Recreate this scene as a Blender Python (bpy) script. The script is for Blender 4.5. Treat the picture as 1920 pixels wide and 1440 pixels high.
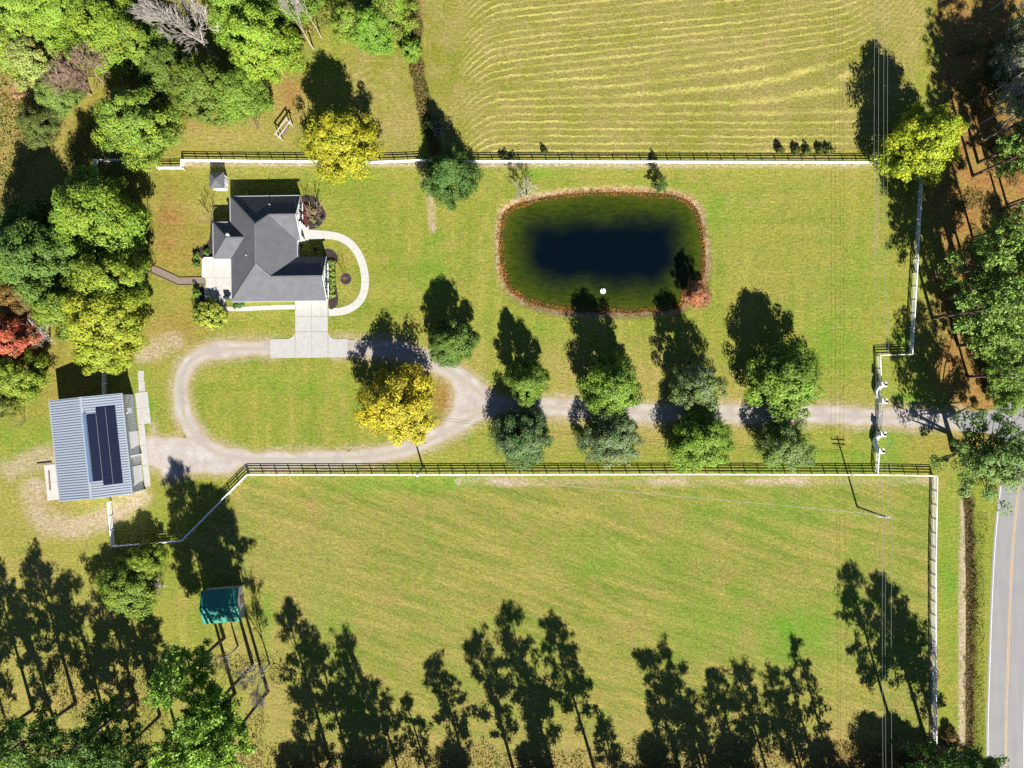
import bpy, math, random
import numpy as np
from mathutils import Vector, Matrix

for _o in list(bpy.data.objects):
    bpy.data.objects.remove(_o)
scene = bpy.context.scene
COL = scene.collection
R = math.radians

# ---------------------------------------------------------------- camera, sky, sun, exposure
CAM_H = 128.0                       # drone straight above the middle of the property
cam_d = bpy.data.cameras.new('drone_camera')
cam_d.sensor_width = 36.0
cam_d.lens = 24.0
cam_d.clip_start = 1.0
cam_d.clip_end = 6000.0
cam = bpy.data.objects.new('drone_camera', cam_d)
cam.location = (0, 0, CAM_H)
cam.rotation_euler = (0, 0, 0)
COL.objects.link(cam)
scene.camera = cam

SUN_DIR = Vector((0.385, -1.35, 1.0)).normalized()      # towards the sun
world = bpy.data.worlds.new('World')
scene.world = world
world.use_nodes = True
wn = world.node_tree
wn.nodes.clear()
w_out = wn.nodes.new('ShaderNodeOutputWorld')
w_bg = wn.nodes.new('ShaderNodeBackground')
w_sky = wn.nodes.new('ShaderNodeTexSky')
w_sky.sky_type = 'NISHITA'
w_sky.sun_disc = False
w_sky.sun_elevation = math.asin(SUN_DIR.z)
w_sky.sun_rotation = math.atan2(SUN_DIR.x, SUN_DIR.y)
w_sky.altitude = 20
w_sky.air_density = 0.55
w_sky.dust_density = 0.1
w_sky.ozone_density = 4.5
w_bg.inputs['Strength'].default_value = 0.05
wn.links.new(w_sky.outputs[0], w_bg.inputs[0])
wn.links.new(w_bg.outputs[0], w_out.inputs[0])

sun_d = bpy.data.lights.new('sun', 'SUN')
sun_d.energy = 5.0
sun_d.angle = R(0.53)
sun_d.color = (1.0, 0.95, 0.86)
sun = bpy.data.objects.new('sun', sun_d)
sun.rotation_euler = (-SUN_DIR).to_track_quat('-Z', 'Y').to_euler()
sun.location = (40, -140, 104)
COL.objects.link(sun)

vs = scene.view_settings
vs.view_transform = 'Standard'
vs.look = 'None'
vs.exposure = 1.48
vs.gamma = 1.0
vs.use_curve_mapping = False
scene.cycles.use_denoising = False
try:
    scene.cycles.denoiser = 'OPENIMAGEDENOISE'
    scene.cycles.denoising_input_passes = 'RGB_ALBEDO_NORMAL'
except Exception:
    pass
scene.cycles.max_bounces = 6
scene.cycles.diffuse_bounces = 3
scene.cycles.transmission_bounces = 4
scene.cycles.transparent_max_bounces = 6

# ---------------------------------------------------------------- helpers
def P(px, py, h=0.0):
    """plan position (m) of a survey point read off the plan at 0.1 m per unit, seen at height h"""
    k = 0.1 * (CAM_H - h) / CAM_H
    return Vector(((px - 960) * k, (720 - py) * k, h))

def PX(pts):
    return [((x - 960) * 0.1, (720 - y) * 0.1) for x, y in pts]

def tag(o, label=None, cat=None, group=None, kind=None):
    if label: o['label'] = label
    if cat: o['category'] = cat
    if group: o['group'] = group
    if kind: o['kind'] = kind
    return o

def empty(name, loc=(0, 0, 0), rz=0.0, label=None, cat=None, group=None):
    o = bpy.data.objects.new(name, None)
    o.empty_display_size = 0.3
    o.location = loc
    o.rotation_euler = (0, 0, rz)
    COL.objects.link(o)
    return tag(o, label, cat, group)

def link(name, me, mat=None, parent=None, loc=(0, 0, 0), rz=0.0, scale=None):
    o = bpy.data.objects.new(name, me)
    if mat is not None and len(me.materials) == 0:
        me.materials.append(mat)
    o.location = loc
    o.rotation_euler = (0, 0, rz)
    if scale is not None:
        o.scale = scale
    if parent is not None:
        o.parent = parent
    COL.objects.link(o)
    return o

class MB:
    """collects boxes, beams, tubes and polygons; build() links them as one mesh object"""
    def __init__(s):
        s.v = []; s.f = []
    def add(s, vs_, fs_):
        b = len(s.v)
        s.v += [tuple(p) for p in vs_]
        s.f += [tuple(i + b for i in f) for f in fs_]
        return s
    def box(s, c, d, rz=0.0):
        x, y, z = d[0] / 2, d[1] / 2, d[2] / 2
        ca, sa = math.cos(rz), math.sin(rz)
        vs_ = []
        for i in (-1, 1):
            for j in (-1, 1):
                for k in (-1, 1):
                    px, py = i * x, j * y
                    vs_.append((c[0] + px * ca - py * sa, c[1] + px * sa + py * ca, c[2] + k * z))
        return s.add(vs_, [(0, 1, 3, 2), (4, 6, 7, 5), (0, 4, 5, 1), (2, 3, 7, 6), (0, 2, 6, 4), (1, 5, 7, 3)])
    def beam(s, p0, p1, w, h, up=(0, 0, 1)):
        p0 = Vector(p0); p1 = Vector(p1)
        d = (p1 - p0).normalized()
        u = Vector(up)
        if abs(d.dot(u)) > 0.98: u = Vector((1, 0, 0))
        a = d.cross(u).normalized() * (w / 2)
        b = a.cross(d).normalized() * (h / 2)
        vs_ = [p0 - a - b, p0 + a - b, p0 + a + b, p0 - a + b, p1 - a - b, p1 + a - b, p1 + a + b, p1 - a + b]
        return s.add(vs_, [(0, 3, 2, 1), (4, 5, 6, 7), (0, 1, 5, 4), (1, 2, 6, 5), (2, 3, 7, 6), (3, 0, 4, 7)])
    def tube(s, pts, rad, n=7, cap=True):
        pts = [Vector(p) for p in pts]
        vs_ = []; fs_ = []
        m = len(pts)
        for i, p in enumerate(pts):
            d = (pts[min(i + 1, m - 1)] - pts[max(i - 1, 0)]).normalized()
            u = Vector((0, 0, 1)) if abs(d.z) < 0.9 else Vector((1, 0, 0))
            a = d.cross(u).normalized(); b = d.cross(a).normalized()
            r_ = rad[i] if hasattr(rad, '__len__') else rad
            for k in range(n):
                t = 2 * math.pi * k / n
                vs_.append(p + a * (r_ * math.cos(t)) + b * (r_ * math.sin(t)))
        for i in range(m - 1):
            for k in range(n):
                k2 = (k + 1) % n
                fs_.append((i * n + k, i * n + k2, (i + 1) * n + k2, (i + 1) * n + k))
        if cap:
            fs_.append(tuple(range(n - 1, -1, -1)))
            fs_.append(tuple((m - 1) * n + k for k in range(n)))
        return s.add(vs_, fs_)
    def lathe(s, prof, c=(0, 0, 0), n=16):
        vs_ = []; fs_ = []
        for r_, z in prof:
            for k in range(n):
                t = 2 * math.pi * k / n
                vs_.append((c[0] + r_ * math.cos(t), c[1] + r_ * math.sin(t), c[2] + z))
        for i in range(len(prof) - 1):
            for k in range(n):
                k2 = (k + 1) % n
                fs_.append((i * n + k, i * n + k2, (i + 1) * n + k2, (i + 1) * n + k))
        fs_.append(tuple(range(n - 1, -1, -1)))
        fs_.append(tuple((len(prof) - 1) * n + k for k in range(n)))
        return s.add(vs_, fs_)
    def prism(s, poly, z0, z1):
        """vertical prism over a plan polygon"""
        n = len(poly)
        area = sum(poly[i][0] * poly[(i + 1) % n][1] - poly[(i + 1) % n][0] * poly[i][1] for i in range(n))
        if area < 0: poly = poly[::-1]
        vs_ = [(x, y, z0) for x, y in poly] + [(x, y, z1) for x, y in poly]
        fs_ = [tuple(range(n - 1, -1, -1)), tuple(range(n, 2 * n))]
        fs_ += [(i, (i + 1) % n, n + (i + 1) % n, n + i) for i in range(n)]
        return s.add(vs_, fs_)
    def mesh(s, name, smooth=False):
        me = bpy.data.meshes.new(name)
        me.from_pydata(s.v, [], s.f)
        if smooth:
            me.polygons.foreach_set('use_smooth', [True] * len(me.polygons))
        me.update()
        return me
    def build(s, name, mat, parent=None, loc=(0, 0, 0), rz=0.0, smooth=False):
        return link(name, s.mesh(name, smooth), mat, parent, loc, rz)

def np_mesh(name, verts, faces, attrs=None, face_attrs=None, smooth=False):
    """fast mesh from numpy arrays; faces is (n,3) or (n,4)"""
    me = bpy.data.meshes.new(name)
    nv, nf, k = len(verts), len(faces), faces.shape[1]
    me.vertices.add(nv)
    me.vertices.foreach_set('co', np.asarray(verts, np.float32).ravel())
    me.loops.add(nf * k)
    me.loops.foreach_set('vertex_index', faces.astype(np.int32).ravel())
    me.polygons.add(nf)
    me.polygons.foreach_set('loop_start', (np.arange(nf) * k).astype(np.int32))
    me.polygons.foreach_set('loop_total', np.full(nf, k, np.int32))
    if smooth:
        me.polygons.foreach_set('use_smooth', np.ones(nf, bool))
    me.update(calc_edges=True)
    for nm, arr in (attrs or {}).items():
        a = me.attributes.new(nm, 'FLOAT', 'POINT')
        a.data.foreach_set('value', np.asarray(arr, np.float32))
    for nm, arr in (face_attrs or {}).items():
        a = me.attributes.new(nm, 'FLOAT', 'FACE')
        a.data.foreach_set('value', np.asarray(arr, np.float32))
    me.validate()
    return me

def smooth01(a, b, x):
    t = np.clip((x - a) / (b - a), 0, 1)
    return t * t * (3 - 2 * t)

def seg_dist(x, y, pts):
    """distance to a polyline, and the running parameter of the nearest point"""
    best = np.full(x.shape, 1e9)
    for (ax, ay), (bx, by) in zip(pts[:-1], pts[1:]):
        dx, dy = bx - ax, by - ay
        t = np.clip(((x - ax) * dx + (y - ay) * dy) / (dx * dx + dy * dy + 1e-12), 0, 1)
        best = np.minimum(best, np.hypot(x - ax - t * dx, y - ay - t * dy))
    return best

def poly_sdf(x, y, pts):
    d = seg_dist(x, y, list(pts) + [pts[0]])
    inside = np.zeros(x.shape, bool)
    n = len(pts)
    for i in range(n):
        ax, ay = pts[i]; bx, by = pts[(i + 1) % n]
        if ay == by: continue
        c = ((ay > y) != (by > y)) & (x < (bx - ax) * (y - ay) / (by - ay) + ax)
        inside ^= c
    return np.where(inside, -d, d)

def vnoise(x, y, s, seed=0):
    """cheap smooth value noise in numpy, 0..1"""
    x = x / s + seed * 17.13; y = y / s + seed * 9.71
    xi = np.floor(x); yi = np.floor(y)
    fx = x - xi; fy = y - yi
    fx = fx * fx * (3 - 2 * fx); fy = fy * fy * (3 - 2 * fy)
    def hsh(a, b):
        v = np.sin(a * 127.1 + b * 311.7 + seed * 74.7) * 43758.5453
        return v - np.floor(v)
    return (hsh(xi, yi) * (1 - fx) + hsh(xi + 1, yi) * fx) * (1 - fy) + (hsh(xi, yi + 1) * (1 - fx) + hsh(xi + 1, yi + 1) * fx) * fy

def catmull(pts, n=8, closed=False):
    pts = [np.array(p, float) for p in pts]
    m = len(pts); out = []
    for i in range(m if closed else m - 1):
        if closed:
            p0, p1, p2, p3 = pts[(i - 1) % m], pts[i], pts[(i + 1) % m], pts[(i + 2) % m]
        else:
            p0, p1, p2, p3 = pts[max(i - 1, 0)], pts[i], pts[i + 1], pts[min(i + 2, m - 1)]
        for k in range(n):
            t = k / n
            out.append(tuple(0.5 * ((2 * p1) + (-p0 + p2) * t + (2 * p0 - 5 * p1 + 4 * p2 - p3) * t * t + (-p0 + 3 * p1 - 3 * p2 + p3) * t ** 3)))
    if not closed: out.append(tuple(pts[-1]))
    return out

# ---------------------------------------------------------------- materials
class G:
    def __init__(s, name):
        s.m = bpy.data.materials.new(name)
        s.m.use_nodes = True
        s.t = s.m.node_tree
        s.t.nodes.clear()
        s.out = s.t.nodes.new('ShaderNodeOutputMaterial')
        s._pos = None
    def n(s, typ): return s.t.nodes.new(typ)
    def put(s, sock, v):
        if hasattr(v, 'is_linked') or isinstance(v, bpy.types.NodeSocket):
            s.t.links.new(v, sock)
        else:
            if sock.type == 'RGBA' and hasattr(v, '__len__') and len(v) == 3: v = (*v, 1)
            sock.default_value = v
    def pos(s):
        if s._pos is None:
            s._pos = s.n('ShaderNodeTexCoord').outputs['Object']
        return s._pos
    def gpos(s):
        return s.n('ShaderNodeNewGeometry').outputs['Position']
    def map(s, vec, scale=(1, 1, 1), rot=(0, 0, 0), loc=(0, 0, 0)):
        m = s.n('ShaderNodeMapping')
        s.put(m.inputs['Vector'], vec)
        m.inputs['Scale'].default_value = scale
        m.inputs['Rotation'].default_value = rot
        m.inputs['Location'].default_value = loc
        return m.outputs[0]
    def streak(s, vec, along, across, deg):
        """coordinates stretched along a direction that falls by deg from west to east"""
        return s.map(s.map(vec, rot=(0, 0, R(deg))), (along, across, 1))
    def noise(s, scale, detail=3, rough=0.55, vec=None, dist=0.0):
        k = s.n('ShaderNodeTexNoise')
        s.put(k.inputs['Vector'], vec if vec is not None else s.pos())
        k.inputs['Scale'].default_value = scale
        k.inputs['Detail'].default_value = detail
        k.inputs['Roughness'].default_value = rough
        k.inputs['Distortion'].default_value = dist
        return k.outputs['Fac']
    def voro(s, scale, vec=None, out='Distance'):
        k = s.n('ShaderNodeTexVoronoi')
        s.put(k.inputs['Vector'], vec if vec is not None else s.pos())
        k.inputs['Scale'].default_value = scale
        return k.outputs[out]
    def math(s, op, a, b=0.0, c=None, clamp=False):
        k = s.n('ShaderNodeMath'); k.operation = op; k.use_clamp = clamp
        s.put(k.inputs[0], a); s.put(k.inputs[1], b)
        if c is not None: s.put(k.inputs[2], c)
        return k.outputs[0]
    def rng(s, v, a, b, c=0.0, d=1.0, smooth=False):
        k = s.n('ShaderNodeMapRange')
        if smooth: k.interpolation_type = 'SMOOTHSTEP'
        s.put(k.inputs['Value'], v)
        k.inputs['From Min'].default_value = a; k.inputs['From Max'].default_value = b
        k.inputs['To Min'].default_value = c; k.inputs['To Max'].default_value = d
        return k.outputs[0]
    def mix(s, f, a, b, typ='MIX'):
        k = s.n('ShaderNodeMix'); k.data_type = 'RGBA'; k.blend_type = typ
        s.put(k.inputs[0], f); s.put(k.inputs[6], a); s.put(k.inputs[7], b)
        return k.outputs[2]
    def attr(s, name, typ='GEOMETRY', out='Fac'):
        k = s.n('ShaderNodeAttribute'); k.attribute_type = typ; k.attribute_name = name
        return k.outputs[out]
    def scale(s, col, f):
        """colour times a value"""
        k = s.n('ShaderNodeVectorMath'); k.operation = 'SCALE'
        s.put(k.inputs[0], col); s.put(k.inputs['Scale'], f)
        return k.outputs[0]
    def bump(s, h, strength=0.3, dist=0.1):
        k = s.n('ShaderNodeBump')
        k.inputs['Strength'].default_value = strength
        k.inputs['Distance'].default_value = dist
        s.put(k.inputs['Height'], h)
        return k.outputs[0]
    def bsdf(s, col, rough=0.8, metal=0.0, spec=0.3, normal=None, **kw):
        k = s.n('ShaderNodeBsdfPrincipled')
        s.put(k.inputs['Base Color'], col)
        s.put(k.inputs['Roughness'], rough)
        k.inputs['Metallic'].default_value = metal
        k.inputs['Specular IOR Level'].default_value = spec
        if normal is not None: s.put(k.inputs['Normal'], normal)
        for a, b in kw.items(): s.put(k.inputs[a.replace('_', ' ')], b)
        return k.outputs[0]
    def done(s, shader):
        s.t.links.new(shader, s.out.inputs['Surface'])
        return s.m

def simple(name, col, rough=0.7, metal=0.0, spec=0.3, var=0.18, nscale=2.0, bump=0.0):
    g = G(name)
    n1 = g.noise(nscale, 4)
    n2 = g.noise(nscale * 7, 3)
    f = g.math('ADD', g.math('MULTIPLY', n1, 0.65), g.math('MULTIPLY', n2, 0.35))
    c = g.scale(col, g.rng(f, 0.3, 0.7, 1 - var, 1 + var))
    nm = g.bump(n2, bump, 0.02) if bump else None
    return g.done(g.bsdf(c, rough, metal, spec, nm))

M = {}
M['white'] = simple('white_vinyl', (0.74, 0.74, 0.72), 0.45, var=0.06)
M['white_wall'] = simple('white_siding', (0.70, 0.70, 0.68), 0.6, var=0.06)
M['trim'] = simple('white_trim', (0.62, 0.63, 0.64), 0.5, var=0.05)
M['gutter'] = simple('gutter_grey', (0.30, 0.32, 0.35), 0.4, var=0.05)
M['glass'] = simple('window_glass', (0.02, 0.025, 0.035), 0.08, spec=0.6, var=0.1)
M['dark_frame'] = simple('dark_shutter', (0.02, 0.022, 0.028), 0.5)
M['black'] = simple('black_iron', (0.012, 0.012, 0.014), 0.4)
M['door'] = simple('door_red_brown', (0.10, 0.03, 0.02), 0.5)
M['concrete'] = simple('concrete', (0.30, 0.295, 0.28), 0.85, var=0.14, nscale=1.3, bump=0.1)
M['concrete_pale'] = simple('pale_concrete', (0.355, 0.345, 0.325), 0.85, var=0.09, nscale=1.3, bump=0.1)
M['joint'] = simple('joint_sand', (0.13, 0.125, 0.115), 0.95)
M['joint_pale'] = simple('walk_joint', (0.27, 0.26, 0.24), 0.95)
M['mulch'] = simple('dark_mulch', (0.028, 0.020, 0.018), 0.95, var=0.6, nscale=3.5, bump=0.5)
M['mulch_edge'] = simple('mulch_edging', (0.17, 0.13, 0.08), 0.95, var=0.25)
M['timber'] = simple('weathered_timber', (0.14, 0.105, 0.08), 0.85, var=0.25, nscale=3)
M['timber_grey'] = simple('grey_timber', (0.34, 0.32, 0.30), 0.85, var=0.2, nscale=3)
M['pole'] = simple('utility_pole_wood', (0.055, 0.055, 0.06), 0.9, var=0.2, nscale=4)
M['wire'] = simple('aluminium_wire', (0.26, 0.28, 0.27), 0.5, var=0.05)
M['steel'] = simple('galvanised_steel', (0.42, 0.46, 0.50), 0.4, metal=0.3, var=0.1)
M['insulator'] = simple('porcelain', (0.55, 0.58, 0.62), 0.3)
M['bark'] = simple('bark_brown', (0.075, 0.055, 0.042), 0.95, var=0.35, nscale=3, bump=0.5)
M['bark_dark'] = simple('bark_dark', (0.04, 0.032, 0.028), 0.95, var=0.35, nscale=3, bump=0.5)
M['bark_grey'] = simple('bark_pale_grey', (0.30, 0.27, 0.24), 0.95, var=0.2, nscale=3)
M['bark_tan'] = simple('bark_tan', (0.25, 0.17, 0.125), 0.95, var=0.25, nscale=3)
M['yellow_paint'] = simple('yellow_line_paint', (0.36, 0.25, 0.13), 0.8, var=0.25, nscale=1.5)
M['white_paint'] = simple('white_line_paint', (0.50, 0.50, 0.50), 0.8, var=0.2, nscale=1.5)
M['soil'] = simple('bare_soil', (0.20, 0.12, 0.06), 0.95, var=0.3, nscale=2)
M['cart_roof'] = simple('cart_roof_plastic', (0.085, 0.12, 0.17), 0.35, spec=0.5, var=0.05)
M['cart_body'] = simple('cart_body_paint', (0.03, 0.04, 0.06), 0.3, spec=0.5, var=0.05)
M['rubber'] = simple('tyre_rubber', (0.012, 0.012, 0.012), 0.9)
M['red_lens'] = simple('red_lens', (0.22, 0.02, 0.015), 0.3)
M['seat'] = simple('beige_vinyl', (0.30, 0.26, 0.20), 0.6)

def m_shingle():
    g = G('charcoal_shingles')
    p = g.pos()
    n1 = g.noise(0.7, 4); n2 = g.noise(9, 4, 0.7)
    st = g.noise(3.0, 3, vec=g.map(p, (1, 1, 9)))
    f = g.math('ADD', g.math('MULTIPLY', n1, 0.4), g.math('ADD', g.math('MULTIPLY', n2, 0.35), g.math('MULTIPLY', st, 0.25)))
    c = g.mix(g.rng(f, 0.3, 0.7), (0.060, 0.063, 0.072), (0.112, 0.114, 0.124))
    return g.done(g.bsdf(c, 0.92, spec=0.2, normal=g.bump(n2, 0.35, 0.03)))
M['shingle'] = m_shingle()
M['ridge'] = simple('ridge_shingles', (0.105, 0.108, 0.118), 0.9, var=0.25, nscale=3)

def m_metal(name, col, var=0.08, metal=0.25, rough=0.42):
    g = G(name)
    n1 = g.noise(0.5, 5); n2 = g.noise(2.2, 4, vec=g.map(g.pos(), (0.3, 3, 1)))
    f = g.math('ADD', g.math('MULTIPLY', n1, 0.5), g.math('MULTIPLY', n2, 0.5))
    c = g.scale(col, g.rng(f, 0.3, 0.7, 1 - var, 1 + var))
    return g.done(g.bsdf(c, rough, metal, 0.4))
M['tin'] = m_metal('light_galvanised_sheet', (0.30, 0.335, 0.385))
M['tin_rib'] = m_metal('galvanised_rib', (0.20, 0.235, 0.285))  # darker than the sheet: shading of the ribs put into their colour
M['tin_wall'] = m_metal('pale_metal_siding', (0.72, 0.72, 0.70), metal=0.0, rough=0.5)
M['tin_wall_rib'] = m_metal('dark_siding_rib', (0.20, 0.20, 0.205), metal=0.0, rough=0.6)
M['tin_green'] = m_metal('green_metal_sheet', (0.03, 0.20, 0.14), var=0.2, metal=0.1)
M['tin_blue'] = m_metal('blue_grey_flashing', (0.11, 0.17, 0.27))
M['panel'] = simple('solar_cell', (0.010, 0.013, 0.030), 0.25, spec=0.35, var=0.15, nscale=1)
M['panel_frame'] = simple('panel_frame', (0.24, 0.25, 0.26), 0.5)
M['tyre_track'] = simple('asphalt_track', (0.2, 0.2, 0.2), 0.9)

def m_asphalt(name, a, b):
    g = G(name)
    p = g.pos()
    n1 = g.noise(0.25, 5); n2 = g.noise(6, 3, 0.7); n3 = g.noise(0.8, 3, vec=g.map(p, (1.6, 0.1, 1)))
    f = g.math('ADD', g.math('MULTIPLY', n1, 0.35), g.math('ADD', g.math('MULTIPLY', n2, 0.3), g.math('MULTIPLY', n3, 0.35)))
    return g.done(g.bsdf(g.mix(g.rng(f, 0.33, 0.67), a, b), 0.9, spec=0.2, normal=g.bump(n2, 0.2, 0.02)))
M['asphalt'] = m_asphalt('worn_asphalt', (0.165, 0.165, 0.168), (0.215, 0.212, 0.21))

def m_gravel():
    g = G('pale_gravel')
    e = g.attr('edge')
    n1 = g.noise(0.35, 5); n2 = g.noise(3.5, 4, 0.7); v = g.voro(7.0)
    st = g.noise(0.5, 3)
    c = g.mix(g.rng(g.math('ADD', g.math('MULTIPLY', n1, 0.55), g.math('MULTIPLY', n2, 0.45)), 0.35, 0.65), (0.205, 0.178, 0.158), (0.345, 0.318, 0.300))
    c = g.scale(c, g.rng(v, 0.0, 0.6, 0.86, 1.1))
    tr = g.math('MULTIPLY', g.attr('mid'), g.rng(n1, 0.35, 0.65, 0.0, 0.6))
    c = g.mix(tr, c, (0.20, 0.175, 0.10))
    ef = g.math('ADD', g.rng(e, 0.0, 0.9, 1.0, 0.0), g.rng(n2, 0.3, 0.7, -0.45, 0.35), clamp=True)
    ef = g.math('MULTIPLY', ef, g.rng(e, 0.0, 1.2, 1.0, 0.0))
    ed = g.mix(g.rng(n1, 0.4, 0.6), (0.27, 0.195, 0.095), (0.21, 0.19, 0.06))
    c = g.mix(ef, c, ed)
    return g.done(g.bsdf(c, 0.95, spec=0.1, normal=g.bump(n2, 0.4, 0.05)))
M['gravel'] = m_gravel()

def m_water():
    g = G('pond_water')
    d = g.attr('edge')
    n1 = g.noise(0.18, 4); n2 = g.noise(1.6, 4, vec=g.map(g.pos(), (0.5, 1.6, 1), (0, 0, 0.3)))
    dd = g.math('ADD', d, g.rng(n1, 0.3, 0.7, -0.8, 0.8))
    f = g.rng(dd, 0.6, 8.0, smooth=True)
    weed = g.mix(g.rng(n2, 0.35, 0.65), (0.016, 0.030, 0.002), (0.036, 0.050, 0.004))
    shal = g.mix(g.rng(dd, -0.5, 2.0), (0.050, 0.050, 0.009), weed)
    c = g.mix(f, shal, (0.0006, 0.0030, 0.0055))
    return g.done(g.bsdf(c, 0.25, spec=0.10, normal=g.bump(n2, 0.25, 0.06)))
M['water'] = m_water()

def m_leaf(name, trans=0.3, rough=0.6):
    g = G(name)
    oi = g.n('ShaderNodeObjectInfo')
    c1 = oi.outputs['Color']
    c2 = g.attr('col2', 'OBJECT', 'Color')
    r_ = g.attr('rnd'); k = g.attr('clump')
    c = g.mix(k, c1, c2)
    c = g.scale(c, g.rng(r_, 0, 1, 0.62, 1.38))
    b = g.bsdf(c, rough, spec=0.25)
    t = g.n('ShaderNodeBsdfTranslucent')
    g.put(t.inputs['Color'], c)
    mx = g.n('ShaderNodeMixShader'); mx.inputs[0].default_value = trans
    g.t.links.new(b, mx.inputs[1]); g.t.links.new(t.outputs[0], mx.inputs[2])
    return g.done(mx.outputs[0])
M['leaf'] = m_leaf('leaves')
M['needle'] = m_leaf('pine_needles', 0.2, 0.5)
M['weeds'] = m_leaf('weeds', 0.25, 0.8)
# ---------------------------------------------------------------- the lie of the land
POND = catmull(PX([(950, 395), (985, 379), (1040, 368), (1110, 362), (1200, 362), (1260, 367), (1293, 379), (1310, 402), (1317, 440),
                   (1321, 480), (1319, 515), (1304, 540), (1286, 556), (1276, 573), (1240, 581), (1170, 584), (1100, 582), (1030, 576),
                   (985, 561), (955, 536), (942, 500), (939, 460), (941, 425)]), 5, True)
DITCH = PX([(1812, 905), (1818, 960), (1822, 1100), (1821, 1250), (1820, 1440), (1820, 1600)])
WATER_Z = -0.35

def ground_h(x, y):
    s = poly_sdf(x, y, POND)
    h = np.where(s > 0, -0.40 * (1 - smooth01(0.0, 1.6, s)), -0.40 - np.minimum(1.5, -s * 0.35))
    d = seg_dist(x, y, DITCH)
    h = h - 0.75 * (1 - smooth01(0.1, 1.3, d))
    return h

def gh(x, y):
    return float(ground_h(np.array([x]), np.array([y]))[0])

DRIVE = {
    'main': (catmull(PX([(1800, 790), (1700, 784), (1600, 780), (1480, 776), (1350, 777), (1200, 773), (1080, 766), (985, 762), (925, 760), (880, 772)]), 6), 1.85),
    'upper': (catmull(PX([(925, 757), (885, 725), (845, 697), (795, 672), (730, 656), (640, 652)]), 6), 1.75),
    'lower': (catmull(PX([(925, 760), (880, 785), (830, 812), (770, 840), (700, 855), (620, 861), (540, 863), (470, 861), (415, 852), (378, 830),
                          (352, 795), (341, 755), (340, 715), (352, 683), (380, 663), (430, 655), (510, 653)]), 6), 1.65),
    'barn': (catmull(PX([(400, 858), (350, 850), (310, 850), (285, 845)]), 5), 3.1),
    'barn2': (catmull(PX([(430, 868), (370, 868), (320, 880)]), 5), 2.0),
}
FORK = PX([(800, 675), (930, 745), (930, 785), (825, 800), (848, 765), (852, 735), (835, 705)])

def drive_sdf(x, y):
    s = np.full(x.shape, 1e9)
    for pts, hw in DRIVE.values():
        s = np.minimum(s, seg_dist(x, y, pts) - hw)
    s = np.minimum(s, poly_sdf(x, y, FORK))
    s = s + (vnoise(x, y, 1.1, 3) - 0.5) * 0.35 + (vnoise(x, y, 3.5, 5) - 0.5) * 0.5
    return s

def blob(px, py, L):
    out = np.zeros(px.shape)
    for cx, cy, rx, ry, a in L:
        q = ((px - cx) / rx) ** 2 + ((py - cy) / ry) ** 2
        out = np.maximum(out, a * np.exp(-q * 0.9))
    return out

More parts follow.
